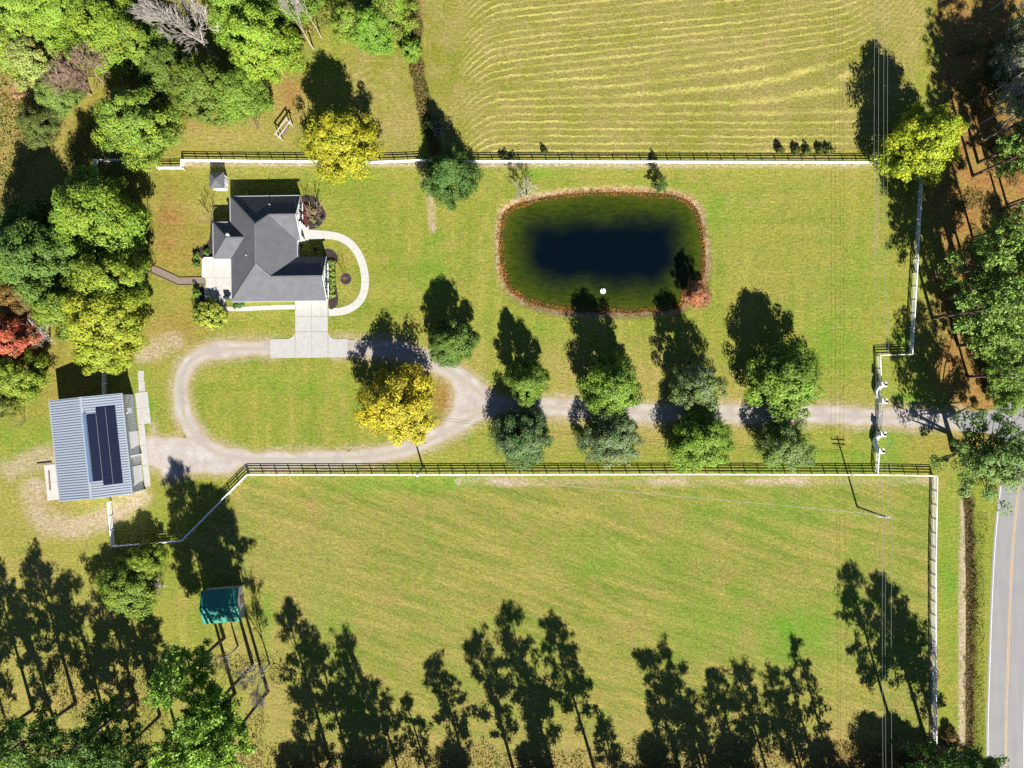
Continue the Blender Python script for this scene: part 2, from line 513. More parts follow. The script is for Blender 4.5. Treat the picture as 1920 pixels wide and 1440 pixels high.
def build_ground():
    def axis(lo, hi, step):
        a = np.arange(lo, hi + 1e-6, step)
        t = 6.0 * (1.55 ** np.arange(0, 14))
        t = np.cumsum(t)
        return np.concatenate([lo - t[::-1], a, hi + t])
    xs = axis(-104, 104, 0.5)
    ys = axis(-80, 80, 0.5)
    X, Y = np.meshgrid(xs, ys)
    x = X.ravel(); y = Y.ravel()
    px = x * 10 + 960; py = 720 - y * 10
    z = ground_h(x, y)
    wob = (vnoise(x, y, 4, 1) - 0.5) * 2.2 + (vnoise(x, y, 1.3, 2) - 0.5) * 0.9
    # the mown hay field
    hs = poly_sdf(x, y, PX([(782, -900), (2600, -900), (1760, -100), (1735, 60), (1705, 180), (1668, 297), (875, 297), (842, 268), (802, 180), (786, 100)]))
    hay = 1 - smooth01(-0.8, 0.8, hs + wob * 0.3)
    hs2 = poly_sdf(x, y, PX([(640, 96), (700, 88), (752, 92), (772, 140), (784, 200), (786, 297), (688, 297), (672, 220), (650, 140)]))
    hay2 = 1 - smooth01(-0.8, 1.2, hs2 + wob * 0.4)
    s = 1 - smooth01(90, 235, py)
    v = py + s * 0.125 * (px - 900) - np.where(px < 940, 0.0075 * (940 - px) ** 2, 0) + 10 * (vnoise(x, y, 22, 7) - 0.5)
    v = v + np.where(px > 1560, 0.004 * (px - 1560) ** 2 * s, 0)
    swirl = np.hypot((px - 700), (py - 230) * 0.8)
    wind = np.where(hay2 > 0.05, swirl / 13.0, v / 13.4)
    amp = hay * smooth01(850, 900, px) * (1 - smooth01(1560, 1650, px) * 0.7) + 0.22 * hay2
    # dry, littered, lush, bare
    dry = blob(px, py, [(330, 200, 90, 60, .9), (430, 255, 150, 40, .8), (540, 190, 45, 70, .8), (110, 960, 130, 90, .75), (50, 1080, 110, 70, .8),
                        (160, 1150, 140, 50, .6), (60, 240, 60, 70, .8), (1060, 690, 60, 45, .8), (1215, 700, 45, 55, .85), (1380, 745, 45, 45, .6),
                        (870, 660, 50, 35, .55), (560, 1040, 120, 70, .45), (620, 1120, 90, 60, .35), (1600, 1390, 60, 70, .7), (640, 170, 80, 60, .35),
                        (1050, 815, 30, 40, .7), (1225, 810, 35, 35, .7), (1390, 815, 30, 35, .6), (1590, 745, 60, 25, .5), (840, 100, 40, 110, .4),
                        (300, 640, 60, 30, .75), (330, 760, 25, 60, .4), (140, 760, 50, 60, .6), (130, 1300, 200, 120, .8), (450, 1220, 60, 50, .8), (500, 1320, 60, 90, .6),
                        (420, 360, 60, 60, .35), (560, 620, 30, 20, .3), (1755, 600, 40, 60, .6), (1480, 480, 120, 120, .25), (1560, 330, 60, 20, .4)])
    south = smooth01(1330, 1440, py + wob * 14) * (1 - smooth01(1800, 1812, px))
    dry = np.maximum(dry, south * 0.85)
    dry = np.maximum(dry, (1 - smooth01(-4, 4, poly_sdf(x, y, PX([(-900, 120), (60, 120), (70, 420), (60, 600), (-900, 620)])))) * 0.7)
    forest_w = 1 - smooth01(-3, 3, poly_sdf(x, y, PX([(-900, -900), (560, -900), (600, 60), (510, 200), (330, 250), (290, 380), (285, 560), (200, 690), (60, 800), (-900, 820)])))
    east_pts = PX([(1745, -900), (1760, 60), (1765, 240), (1735, 330), (1765, 480), (1770, 620), (1740, 680), (1790, 760), (1850, 765), (2000, 700), (3000, -900)])
    forest_e = 1 - smooth01(-2, 2.5, poly_sdf(x, y, east_pts) + wob)
    litter = blob(px, py, [(318, 430, 36, 90, .85), (352, 480, 40, 55, .6), (340, 610, 60, 40, .55), (545, 175, 30, 45, .75), (836, 742, 26, 42, 1.0),
                           (1830, 830, 70, 18, .9), (60, 150, 60, 60, .5), (150, 740, 50, 40, .5), (20, 190, 30, 30, .7), (690, 690, 30, 20, .35), (1740, 830, 60, 40, .25),
                           (370, 430, 25, 25, .4), (1590, 1420, 60, 30, .5)])
    litter = np.maximum(litter, np.maximum(forest_e * 0.95, forest_w * 0.3))
    lush = blob(px, py, [(790, 905, 110, 16, .9), (680, 915, 60, 14, .6), (1560, 640, 60, 60, .6), (1340, 400, 60, 40, .5), (1590, 500, 60, 50, .35), (1660, 830, 40, 40, .8),
                         (810, 500, 30, 60, .5), (1010, 325, 30, 12, .8), (650, 330, 60, 20, .45), (275, 780, 14, 40, .9), (1500, 1190, 80, 50, .8), (1330, 1160, 90, 50, .45),
                         (1590, 1130, 30, 70, .6), (1560, 860, 90, 22, .5), (620, 1190, 40, 40, .5), (500, 1150, 10, 60, .7), (1780, 1060, 16, 120, .7), (1710, 750, 30, 16, .8),
                         (560, 130, 60, 40, .5), (90, 60, 90, 60, .6), (30, 800, 60, 50, .5), (120, 820, 40, 50, .7), (1000, 620, 60, 20, .35), (540, 720, 110, 20, .3), (1690, 640, 20, 30, .7),
                         (1480, 960, 200, 60, .35), (1130, 1040, 90, 40, .3)])
    bare = 0.9 * (1 - smooth01(0.2, 1.1, seg_dist(x, y, PX([(860, 902), (1000, 904), (1240, 903), (1450, 902), (1740, 903)])) + wob * 0.25)) * (0.35 + 0.65 * smooth01(0.35, 0.6, vnoise(x, y, 6, 9)))
    bare = np.maximum(bare, 0.8 * (1 - smooth01(0.3, 1.0, seg_dist(x, y, PX([(799, 312), (806, 370), (812, 428)])) + wob * 0.12)))
    bare = np.maximum(bare, 0.85 * (1 - smooth01(0.0, 0.7, seg_dist(x, y, PX([(345, 307), (790, 309), (1660, 310)])) - 0.1 + wob * 0.08)))
    bare = np.maximum(bare, 0.75 * (1 - smooth01(0.8, 3.2, seg_dist(x, y, PX([(20, 880), (90, 850), (120, 855)])) + wob * 0.6)))
    bare = np.maximum(bare, 0.85 * (1 - smooth01(0.8, 3.5, seg_dist(x, y, PX([(60, 920), (80, 980), (140, 990), (190, 975), (215, 960), (260, 930)])) + wob * 0.7)))
    bare = np.maximum(bare, 0.75 * (1 - smooth01(0.5, 2.4, seg_dist(x, y, PX([(262, 665), (300, 650), (330, 640)])) + wob * 0.5)))
    bare = np.maximum(bare, 0.8 * (1 - smooth01(0.2, 1.6, seg_dist(x, y, PX([(286, 800), (290, 860), (330, 895)])) + wob * 0.4)))
    bare = np.maximum(bare, 1.0 * (1 - smooth01(0.45, 0.9, seg_dist(x, y, PX([(1808, 930), (1806, 1100), (1804, 1250), (1803, 1600)])) + wob * 0.06)))
    bare = np.maximum(bare, 0.6 * (1 - smooth01(0.1, 0.9, np.abs(seg_dist(x, y, PX([(1749, 900), (1748, 1200), (1749, 1440)]))) + wob * 0.1)))
    ds = drive_sdf(x, y)
    bare = np.maximum(bare, 0.7 * (1 - smooth01(-0.2, 1.6, ds + wob * 0.35)))
    ps = poly_sdf(x, y, POND)
    bank = (1 - smooth01(0.5, 1.7, ps + wob * 0.12))
    dirty = 1 - smooth01(0.5, 1.2, seg_dist(x, y, DITCH))
    weedy = 1 - smooth01(-0.6, 0.9, poly_sdf(x, y, PX([(760, -60), (784, -60), (790, 100), (800, 190), (826, 290), (808, 292), (786, 215), (775, 150), (762, 60)])) + wob * 0.35)
    pad = 1 - smooth01(-0.5, 0.5, poly_sdf(x, y, PX([(460, 897), (1750, 897), (1750, 1460), (520, 1460), (500, 1150), (330, 1030)])))
    nx, ny = len(xs), len(ys)
    i = np.arange((nx - 1) * (ny - 1))
    r_ = i // (nx - 1); c_ = i % (nx - 1)
    a = r_ * nx + c_
    faces = np.stack([a, a + 1, a + nx + 1, a + nx], 1)
    me = np_mesh('ground', np.stack([x, y, z], 1), faces, dict(hay=np.maximum(hay, hay2), wind=wind, amp=amp, dry=dry, litter=litter, lush=lush, bare=bare, bank=bank,
                 ditch=dirty, weedy=weedy, pad=pad), smooth=True)
    return me

def m_ground():
    g = G('meadow_ground')
    p = g.pos()
    A = g.attr
    n_huge = g.noise(0.022, 3)
    n_big = g.noise(0.075, 4)
    n_mid = g.noise(0.30, 5, 0.6)
    n_sm = g.noise(1.3, 4, 0.65)
    n_fine = g.noise(5.5, 3, 0.7)
    # lawn with faint mowing lanes
    lane_v = g.noise(1.0, 2, vec=g.map(p, (0.42, 0.012, 1)))
    lane_h = g.noise(1.0, 2, vec=g.map(p, (0.014, 0.40, 1)))
    lane = g.mix(g.rng(n_huge, 0.46, 0.54), lane_v, lane_h)
    c = g.mix(g.rng(n_big, 0.36, 0.64), (0.142, 0.184, 0.024), (0.205, 0.212, 0.032))
    c = g.mix(g.rng(lane, 0.36, 0.64, 0.0, 0.8), c, (0.245, 0.235, 0.05))
    c = g.mix(g.math('MULTIPLY', g.rng(n_mid, 0.48, 0.68), 0.6), c, (0.105, 0.180, 0.020))
    n_p = g.noise(0.14, 5, 0.65)
    c = g.mix(g.math('MULTIPLY', g.rng(n_p, 0.53, 0.70), 0.6), c, (0.27, 0.215, 0.055))
    # the south paddock: slanting streaks, tan and green
    sp = g.streak(p, 0.055, 0.62, 17)
    st = g.noise(1.0, 5, 0.62, vec=sp, dist=0.4)
    st2 = g.noise(0.5, 4, 0.6, vec=g.streak(p, 0.16, 1.0, 24))
    pf = g.math('ADD', g.math('MULTIPLY', st, 0.6), g.math('MULTIPLY', st2, 0.4))
    pc = g.mix(g.rng(pf, 0.38, 0.62), (0.130, 0.166, 0.026), (0.268, 0.230, 0.062))
    pc = g.mix(g.math('MULTIPLY', g.rng(n_big, 0.5, 0.66), 0.55), pc, (0.110, 0.185, 0.022))
    pc = g.mix(g.math('MULTIPLY', g.rng(n_p, 0.52, 0.68), 0.6), pc, (0.25, 0.185, 0.062))
    c = g.mix(A('pad'), c, pc)
    # lush and dry patches
    lf = g.math('MULTIPLY', A('lush'), g.rng(n_mid, 0.3, 0.65, 0.25, 1.1), clamp=True)
    c = g.mix(lf, c, (0.090, 0.225, 0.016))
    df = g.math('MULTIPLY', A('dry'), g.rng(g.math('ADD', n_mid, n_sm), 0.75, 1.25, 0.15, 1.25), clamp=True)
    c = g.mix(df, c, g.mix(n_sm, (0.275, 0.20, 0.072), (0.31, 0.235, 0.085)))
    # the hay field: windrow lines
    wv = g.math('ADD', A('wind'), g.rng(n_sm, 0.3, 0.7, -0.13, 0.13))
    wv = g.math('ADD', wv, g.rng(n_mid, 0.3, 0.7, -0.12, 0.12))
    sn = g.math('SINE', g.math('MULTIPLY', wv, 6.28318))
    row = g.math('MULTIPLY', g.rng(sn, 0.1, 1.0), g.rng(g.noise(1.0, 4, 0.7, vec=g.map(p, (0.05, 0.35, 1))), 0.36, 0.62, 0.05, 0.95))
    row2 = g.math('MULTIPLY', g.rng(sn, -1.0, -0.2, 1.0, 0.0), 0.5)
    hc = g.mix(g.rng(n_big, 0.38, 0.62), (0.172, 0.178, 0.026), (0.232, 0.205, 0.056))
    hc = g.mix(g.math('MULTIPLY', g.rng(n_mid, 0.46, 0.7), 0.6), hc, (0.265, 0.212, 0.085))
    hc = g.mix(g.math('MULTIPLY', row2, A('amp')), hc, (0.205, 0.178, 0.062))
    hc = g.mix(g.math('MULTIPLY', row, A('amp')), hc, (0.40, 0.355, 0.105))
    c = g.mix(A('hay'), c, hc)
    # litter, bare earth, banks
    li = g.math('MULTIPLY', A('litter'), g.rng(g.math('ADD', n_mid, n_sm), 0.7, 1.2, 0.3, 1.2), clamp=True)
    lc = g.mix(g.rng(n_sm, 0.35, 0.65), (0.185, 0.080, 0.026), (0.30, 0.165, 0.060))
    c = g.mix(li, c, lc)
    bf = g.math('MULTIPLY', A('bare'), g.rng(g.math('ADD', n_mid, n_sm), 0.7, 1.2, 0.35, 1.25), clamp=True)
    c = g.mix(bf, c, g.mix(n_sm, (0.31, 0.235, 0.155), (0.39, 0.32, 0.24)))
    wf = g.math('MULTIPLY', A('weedy'), 0.85)
    c = g.mix(wf, c, g.mix(n_sm, (0.10, 0.085, 0.025), (0.20, 0.115, 0.045)))
    kc = g.mix(g.rng(n_sm, 0.35, 0.65), (0.20, 0.10, 0.04), (0.36, 0.28, 0.19))
    c = g.mix(A('bank'), c, kc)
    c = g.mix(A('ditch'), c, g.mix(n_sm, (0.035, 0.03, 0.012), (0.095, 0.075, 0.025)))
    # blades and thatch
    n_gr = g.noise(2.3, 3, 0.75)
    n_an = g.mix(A('pad'), g.noise(1.0, 4, 0.7, vec=g.map(p, (0.7, 3.0, 1), (0, 0, R(-3)))), g.noise(1.0, 4, 0.7, vec=g.streak(p, 0.7, 2.6, 20)))
    spot = g.noise(0.55, 4, 0.7)
    grassy = g.rng(A('bare'), 0.0, 0.3, 1.0, 0.0)
    c = g.mix(g.math('MULTIPLY', g.rng(spot, 0.56, 0.72, 0.0, 0.55), grassy), c, (0.245, 0.185, 0.075))
    c = g.mix(g.math('MULTIPLY', g.rng(spot, 0.28, 0.42, 0.5, 0.0), grassy), c, g.mix(0.5, c, (0.085, 0.165, 0.018)))
    c = g.scale(c, g.math('MULTIPLY', g.rng(n_fine, 0.25, 0.75, 0.52, 1.10), g.math('MULTIPLY', g.rng(n_gr, 0.25, 0.75, 0.58, 1.42), g.rng(n_an, 0.25, 0.75, 0.70, 1.30))))
    tuft = g.rng(g.noise(0.85, 3, 0.6), 0.60, 0.72, 0.0, 0.5)
    c = g.mix(g.math('MULTIPLY', tuft, g.rng(A('bare'), 0.0, 0.3, 1.0, 0.0)), c, g.scale(c, 0.72))
    hgt = g.math('ADD', g.math('MULTIPLY', n_fine, 0.5), g.math('ADD', n_gr, g.math('MULTIPLY', g.math('MULTIPLY', row, A('amp')), 0.6)))
    return g.done(g.bsdf(c, 0.95, spec=0.05, normal=g.bump(hgt, 0.55, 0.16)))
M['ground'] = m_ground()
tag(link('ground', build_ground(), M['ground']), kind='structure')

def sdf_sheet(name, sdf, bounds, res, z, mat, extra=None, label=None, zfun=None):
    """a sheet over the region where sdf < 0, its rim pulled onto the outline"""
    x0, y0, x1, y1 = bounds
    xs = np.arange(x0, x1 + res, res); ys = np.arange(y0, y1 + res, res)
    X, Y = np.meshgrid(xs, ys)
    x = X.ravel(); y = Y.ravel()
    s = sdf(x, y)
    nx, ny = len(xs), len(ys)
    i = np.arange((nx - 1) * (ny - 1)); a = (i // (nx - 1)) * nx + i % (nx - 1)
    f = np.stack([a, a + 1, a + nx + 1, a + nx], 1)
    keep = (s[f] < 0).sum(1) >= 2
    f = f[keep]
    used = np.unique(f)
    remap = -np.ones(len(x), int); remap[used] = np.arange(len(used))
    x, y, s = x[used].copy(), y[used].copy(), s[used].copy()
    for _ in range(2):
        m = s > 0
        e = 0.02
        gx = (sdf(x[m] + e, y[m]) - sdf(x[m] - e, y[m])) / (2 * e)
        gy = (sdf(x[m], y[m] + e) - sdf(x[m], y[m] - e)) / (2 * e)
        q = np.maximum(gx * gx + gy * gy, 0.2)
        x[m] -= s[m] * gx / q; y[m] -= s[m] * gy / q
        s[m] = sdf(x[m], y[m])
    at = dict(edge=np.maximum(-s, 0))
    if extra: at.update({k: fn(x, y) for k, fn in extra.items()})
    me = np_mesh(name, np.stack([x, y, np.full(len(x), z)], 1), remap[f], at, smooth=True)
    return link(name, me, mat)

def mid_track(x, y):
    d = np.minimum(seg_dist(x, y, DRIVE['main'][0]), np.minimum(seg_dist(x, y, DRIVE['upper'][0]), seg_dist(x, y, DRIVE['lower'][0])))
    return 1 - smooth01(0.2, 0.7, d)
tag(sdf_sheet('gravel_drive', drive_sdf, (-69, -20, 85, 9), 0.4, 0.008, M['gravel'], {'mid': mid_track}), kind='structure')
tag(sdf_sheet('pond_water', lambda x, y: poly_sdf(x, y, POND) - 0.25, (-4, 12, 38, 38), 0.5, WATER_Z, M['water']), kind='structure')

# ---------------------------------------------------------------- road and asphalt apron
def offset_strip(name, line, w0, w1, z, mat, parent=None):
    pts = [np.array(p) for p in line]
    v = []; f = []
    for i, p in enumerate(pts):
        d = pts[min(i + 1, len(pts) - 1)] - pts[max(i - 1, 0)]
        d = d / np.linalg.norm(d)
        nrm = np.array([-d[1], d[0]])
        v += [(*(p + nrm * w0), z), (*(p + nrm * w1), z)]
        if i: f.append((2 * i - 2, 2 * i - 1, 2 * i + 1, 2 * i))
    m = MB(); m.add(v, f)
    return m.build(name, mat, parent)
ROADLINE = [P(1905, 4500)[:2]] + catmull(PX([(1887, 1900), (1886, 1600), (1886, 1440), (1887, 1330), (1896, 1080), (1906, 950), (1924, 810), (1948, 680), (1990, 500), (2060, 250), (2140, 0)]), 6) + [P(2900, -2200)[:2]]
ROADLINE = ROADLINE[::-1]            # north to south, so a positive offset is the east side
road = tag(offset_strip('road', ROADLINE, -3.72, 3.72, 0.012, M['asphalt']), kind='structure')
for a, b, mt, nm in ((-3.40, -3.28, 'white_paint', 'edge_line'), (3.28, 3.40, 'white_paint', 'edge_line'), (-0.22, -0.07, 'yellow_paint', 'centre_line'), (0.07, 0.22, 'yellow_paint', 'centre_line')):
    offset_strip(nm, ROADLINE, a, b, 0.017, M[mt], road)
apron = catmull(PX([(1786, 781), (1796, 777), (1803, 771), (1830, 771), (1862, 768), (1884, 752), (1905, 740)]), 5) + catmull(PX([(1896, 850), (1876, 822), (1850, 812), (1806, 809), (1797, 803), (1792, 796), (1788, 790)]), 5)
m = MB(); m.add([(x, y, 0.0105) for x, y in apron], [tuple(range(len(apron)))[::-1]])
tag(m.build('asphalt_apron', M['asphalt']), kind='structure')

# ---------------------------------------------------------------- concrete drive, walks and pads
def slabs(name, quads, mat_slab, mat_joint, z=0.06, gap=0.05, base_polys=None, label=None):
    root = tag(empty(name), kind='structure')
    m = MB()
    for q in quads: m.prism(q, 0.0, 0.02)
    m.build('bed', mat_joint, root)
    for q in quads:
        c = np.mean(np.array(q), 0)
        q2 = []
        n = len(q)
        for k in range(n):                               # shrink by half a joint
            p = np.array(q[k]); d = c - p; L = np.linalg.norm(d)
            q2.append(tuple(p + d / L * min(gap * 0.72, L * 0.3)))
        MB().prism(q2, 0.004, z).build('slab', mat_slab, root)
    return root

def rect(x0, y0, x1, y1): return PX([(x0, y0), (x1, y0), (x1, y1), (x0, y1)])
q = []
for xa, xb in ((553.5, 584), (584, 615)):
    for ya, yb in ((562, 593), (593, 622)): q.append(rect(xa, ya, xb, yb))
def arc(cx, cy, r_, a0, a1, n=7):
    return [(cx + r_ * math.cos(R(a0 + (a1 - a0) * k / n)), cy + r_ * math.sin(R(a0 + (a1 - a0) * k / n))) for k in range(n + 1)]
q.append(PX([(553.5, 622), (584, 622), (584, 671), (553.5, 671)]))
q.append(PX([(584, 622), (615, 622), (615, 670.5), (584, 671)]))
q.append(PX([(506.5, 636), (540, 635)] + [(546, 633), (550.5, 629), (553, 624)] + [(553.5, 671), (507, 672)]))
q.append(PX([(615.5, 624), (618, 630), (624, 634.5), (632, 635.5), (652, 635.5), (653, 670), (615, 670.5)]))
slabs('concrete_driveway', q, M['concrete'], M['joint'])

def walk(name, line, hw, step, mat, joint, z=0.045):
    """a walk poured in short slabs along a line"""
    pts = [np.array(p) for p in line]
    L = [0]
    for a, b in zip(pts[:-1], pts[1:]): L.append(L[-1] + np.linalg.norm(b - a))
    def at(s_):
        s_ = min(max(s_, 0), L[-1] - 1e-6)
        i = max(k for k in range(len(L) - 1) if L[k] <= s_)
        t = (s_ - L[i]) / (L[i + 1] - L[i])
        d = (pts[i + 1] - pts[i]); d = d / np.linalg.norm(d)
        return pts[i] * (1 - t) + pts[i + 1] * t, np.array([-d[1], d[0]])
    n = max(1, round(L[-1] / step))
    qs = []
    for k in range(n):
        s0, s1 = L[-1] * k / n, L[-1] * (k + 1) / n
        left = []; rgt = []
        for t in (0, 0.5, 1):
            p, nn = at(s0 + (s1 - s0) * t)
            w = hw(s0 + (s1 - s0) * t) if callable(hw) else hw
            left.append(tuple(p + nn * w)); rgt.append(tuple(p - nn * w))
        qs.append(left + rgt[::-1])
    return slabs(name, qs, mat, joint, z, 0.03)
FW = catmull(PX([(572, 440), (600, 440), (622, 441.5), (640, 446), (656, 456), (669, 471), (678, 490), (683.5, 512), (684.5, 534), (680, 554), (668, 571), (650, 581), (632, 584.5), (616, 585.5)]), 6)
walk('front_walk', FW, lambda s_: 0.95 - 0.22 * min(1, s_ / 5.0), 1.7, M['concrete_pale'], M['joint_pale'])
walk('side_walk', catmull(PX([(424, 579), (450, 579.5), (500, 577), (553, 575.5)]), 4), 0.42, 1.5, M['concrete_pale'], M['joint_pale'])
# patio behind the house
pq = [rect(383.5, 485, 402, 521), rect(402, 485, 422, 521), rect(422, 485, 437, 521), rect(386, 521, 405, 545), rect(405, 521, 437, 545)]
pq.append(PX([(405, 545), (437, 545), (437, 556), (423, 557), (422, 584), (414, 584), (412, 570), (409, 557)]))
pq.append(PX([(384, 535), (386, 545), (405, 545), (408, 556), (409, 562), (384, 562)]))
slabs('patio', pq, M['concrete_pale'], M['joint_pale'], 0.10, 0.03)
# barn pads
def barn_pt(lx, ly):
    a = R(6.0); c0 = P(197.2, 834.9)
    return (c0.x + lx * math.cos(a) - ly * math.sin(a), c0.y + lx * math.sin(a) + ly * math.cos(a))
def bquad(x0, y0, x1, y1): return [barn_pt(x0, y0), barn_pt(x1, y0), barn_pt(x1, y1), barn_pt(x0, y1)]
bq = [bquad(6.6, 9.2, 9.0, 6.2), bquad(6.6, 6.2, 9.0, 3.2)] + [bquad(6.6, 3.2 - k * 3.9, 7.75, -0.7 - k * 3.9) for k in range(3)]
slabs('barn_apron', bq, M['concrete'], M['joint'], 0.05, 0.03)
slabs('barn_rear_pad', [bquad(-11.8, -2.5, -9.2, -5.9), bquad(-9.2, -2.5, -6.6, -5.9), bquad(-11.8, -5.9, -9.2, -9.2), bquad(-9.2, -5.9, -6.6, -9.2)], M['concrete_pale'], M['joint'], 0.05, 0.03)
slabs('barn_side_strip', [rect(259, 695, 270, 715), rect(260, 715, 272, 734)], M['concrete'], M['joint'], 0.04, 0.03)
# mulch beds
def bed(name, pts, z=0.05):
    line = catmull(pts, 5, True)
    root = tag(empty(name), kind='structure')
    c = np.mean(np.array(line), 0)
    big = [tuple(c + (np.array(p) - c) * (1 + 0.12 / max(0.5, np.linalg.norm(np.array(p) - c)))) for p in line]
    MB().prism(big, 0.0, 0.02).build('edging', M['mulch_edge'], root)
    MB().prism(line, 0.0, z).build('mulch', M['mulch'], root)
    return root
bed('mulch_bed', PX([(563, 372), (575, 366), (590, 370), (602, 384), (611, 402), (606, 416), (592, 428), (570, 427), (568, 400)]))
bed('mulch_bed', PX([(607, 470), (618, 467), (629, 474), (633, 485), (629, 500), (629, 520), (632, 545), (634, 562), (630, 575), (617, 577), (616, 530), (614, 490)]))
bed('mulch_bed', PX([(a, b) for a, b in arc(648.5, 523, 10.3, 0, 325, 12)]))
bed('mulch_bed', PX([(396, 412), (402, 418), (402, 470), (401, 482), (378, 484), (366, 470), (380, 462), (392, 450)]))
bed('mulch_bed', PX([(420, 582), (422, 592), (416, 604), (404, 612), (394, 611), (385, 604), (372, 585), (372, 560), (378, 535), (383, 540), (384, 562), (410, 566), (414, 580)]))
# ---------------------------------------------------------------- fences
_fence_cache = {}
def _box_mesh(key, dims, mat):
    if key not in _fence_cache:
        me = MB().box((0, 0, 0), dims).mesh(key)
        me.materials.append(mat)
        _fence_cache[key] = me
    return _fence_cache[key]

def fence(name, label, pts, spacing=2.5, height=1.35, rails=(0.42, 0.82, 1.20), cap=True, group='white board fences of the farm'):
    """posts with three boards and a flat cap board between each pair"""
    pts = [np.array(p, float) for p in PX(pts)]
    root = empty(name, (*pts[0], 0), 0, label, 'fence', group)
    o = pts[0]
    rnd = random.Random(len(label))
    for k, (a, b) in enumerate(zip(pts[:-1], pts[1:])):
        L = np.linalg.norm(b - a); n = max(1, round(L / spacing)); ang = math.atan2(b[1] - a[1], b[0] - a[0]); st = L / n
        pm = _box_mesh('post', (0.15, 0.15, height + 0.12), M['white'])
        last = (k == len(pts) - 2)
        for i in range(n + (1 if last else 0)):
            p = a + (b - a) * i / n - o
            link('post', pm, None, root, (p[0], p[1], (height + 0.12) / 2 - 0.02), ang)
        key = round(st, 2)
        rm = _box_mesh('board_%.2f' % key, (st - 0.16, 0.05, 0.15), M['white'])
        cm = _box_mesh('cap_%.2f' % key, (st - 0.02, 0.13, 0.045), M['white'])
        for i in range(n):
            p = a + (b - a) * (i + 0.5) / n - o
            for z in rails:
                link('board', rm, None, root, (p[0], p[1], z + rnd.uniform(-.015, .015)), ang + rnd.uniform(-.004, .004))
            if cap:
                link('cap_board', cm, None, root, (p[0], p[1], height + 0.125), ang)
    return root

fence('board_fence', 'long white board fence between the mown hay field and the pond lawn', [(346, 304), (560, 306), (690, 308), (792, 304), (900, 306), (1658, 308)])
fence('board_fence', 'short stepped white board fence ending at the big green tree behind the house', [(300, 318), (346, 318), (346, 305.5)])
fence('board_fence', 'white board fence corner in deep shade among the western trees', [(238, 303), (185, 304), (186, 345), (192, 460), (196, 560), (200, 650), (201, 742)])
fence('board_fence', 'long white board fence along the south side of the gravel drive', [(1748, 891), (1645, 889), (1300, 888), (800, 889), (468, 889)])
fence('board_fence', 'white board fence angling from the drive down to the yard south of the barn', [(466, 890), (345, 1012), (218, 1022)])
fence('board_fence', 'white board fence running from the barn to the yard corner', [(210, 940), (217, 1021)])
fence('board_fence', 'white board fence between the south paddock and the roadside ditch', [(1749, 893), (1746, 1050), (1746, 1200), (1748, 1440), (1750, 1560)])
fence('board_fence', 'white board fence in pine shade along the east side of the pond lawn', [(1660, 309), (1722, 335), (1703, 665), (1644, 667)])
fence('board_fence', 'short white board fence between the corner post and the northern gate pillars', [(1643, 668), (1645, 716)], cap=True)
fence('board_fence', 'short white board fence between the southern gate pillars and the paddock fence', [(1641, 849), (1638.5, 887)], cap=True)

# ---------------------------------------------------------------- gateway
def pillar(px, py, label):
    c = P(px, py)
    r = empty('gate_pillar', c, 0, label, 'pillar', 'white gate pillars at the drive entrance')
    MB().box((0, 0, 1.0), (0.72, 0.72, 2.0)).build('shaft', M['white_wall'], r)
    MB().box((0, 0, 0.12), (0.86, 0.86, 0.24)).build('plinth', M['white_wall'], r)
    MB().box((0, 0, 2.06), (0.96, 0.96, 0.12)).build('cap', M['white'], r)
    l = MB().lathe([(0.10, 2.12), (0.06, 2.2), (0.17, 2.3), (0.23, 2.62), (0.26, 2.66), (0.05, 2.9), (0.02, 2.98)], n=8).build('lantern', M['black'], r)
    MB().lathe([(0.12, 2.32), (0.175, 2.58)], n=8).build('lantern_glass', M['glass'], l)
    return r
pillar(1647, 721, 'white gate pillar with lantern at the north end of the entrance wall')
pillar(1648, 752, 'white gate pillar with lantern on the north side of the drive gate')
pillar(1645.5, 813, 'white gate pillar with lantern on the south side of the drive gate')
pillar(1642.5, 844, 'white gate pillar with lantern at the south end of the entrance wall')
def wing_wall(p0, p1, bulge, label):
    a = np.array(PX([p0])[0]); b = np.array(PX([p1])[0])
    c = P(*p0)
    r = empty('wing_wall', c, 0, label, 'wall', 'curved entrance walls')
    d = b - a; n_ = np.array([-d[1], d[0]]) / np.linalg.norm(d)
    line = [a + d * t + n_ * bulge * math.sin(math.pi * t) - a for t in np.linspace(0.14, 0.86, 11)]
    def strip(hw, z0, zf):
        v = []; f = []
        for i, p in enumerate(line):
            dd = line[min(i + 1, 10)] - line[max(i - 1, 0)]; dd = dd / np.linalg.norm(dd); nn = np.array([-dd[1], dd[0]])
            z1 = zf(i / 10)
            v += [(*(p + nn * hw), z0(i / 10)), (*(p - nn * hw), z0(i / 10)), (*(p + nn * hw), z1), (*(p - nn * hw), z1)]
            if i:
                k = 4 * i; j = k - 4
                f += [(j, k, k + 2, j + 2), (j + 1, j + 3, k + 3, k + 1), (j + 2, k + 2, k + 3, j + 3), (j, j + 1, k + 1, k)]
        f += [(0, 2, 3, 1), (40, 41, 43, 42)]
        return MB().add(v, f)
    top = lambda t: 1.45 - 0.45 * math.sin(math.pi * t)
    strip(0.16, lambda t: 0.0, top).build('wall', M['white_wall'], r)
    strip(0.24, lambda t: top(t) + 0.003, lambda t: top(t) + 0.09).build('coping', M['white'], r)
    return r
wing_wall((1647, 721), (1648, 752), -0.75, 'curved white wall between the two northern gate pillars')
wing_wall((1645.5, 813), (1642.5, 844), -0.75, 'curved white wall between the two southern gate pillars')
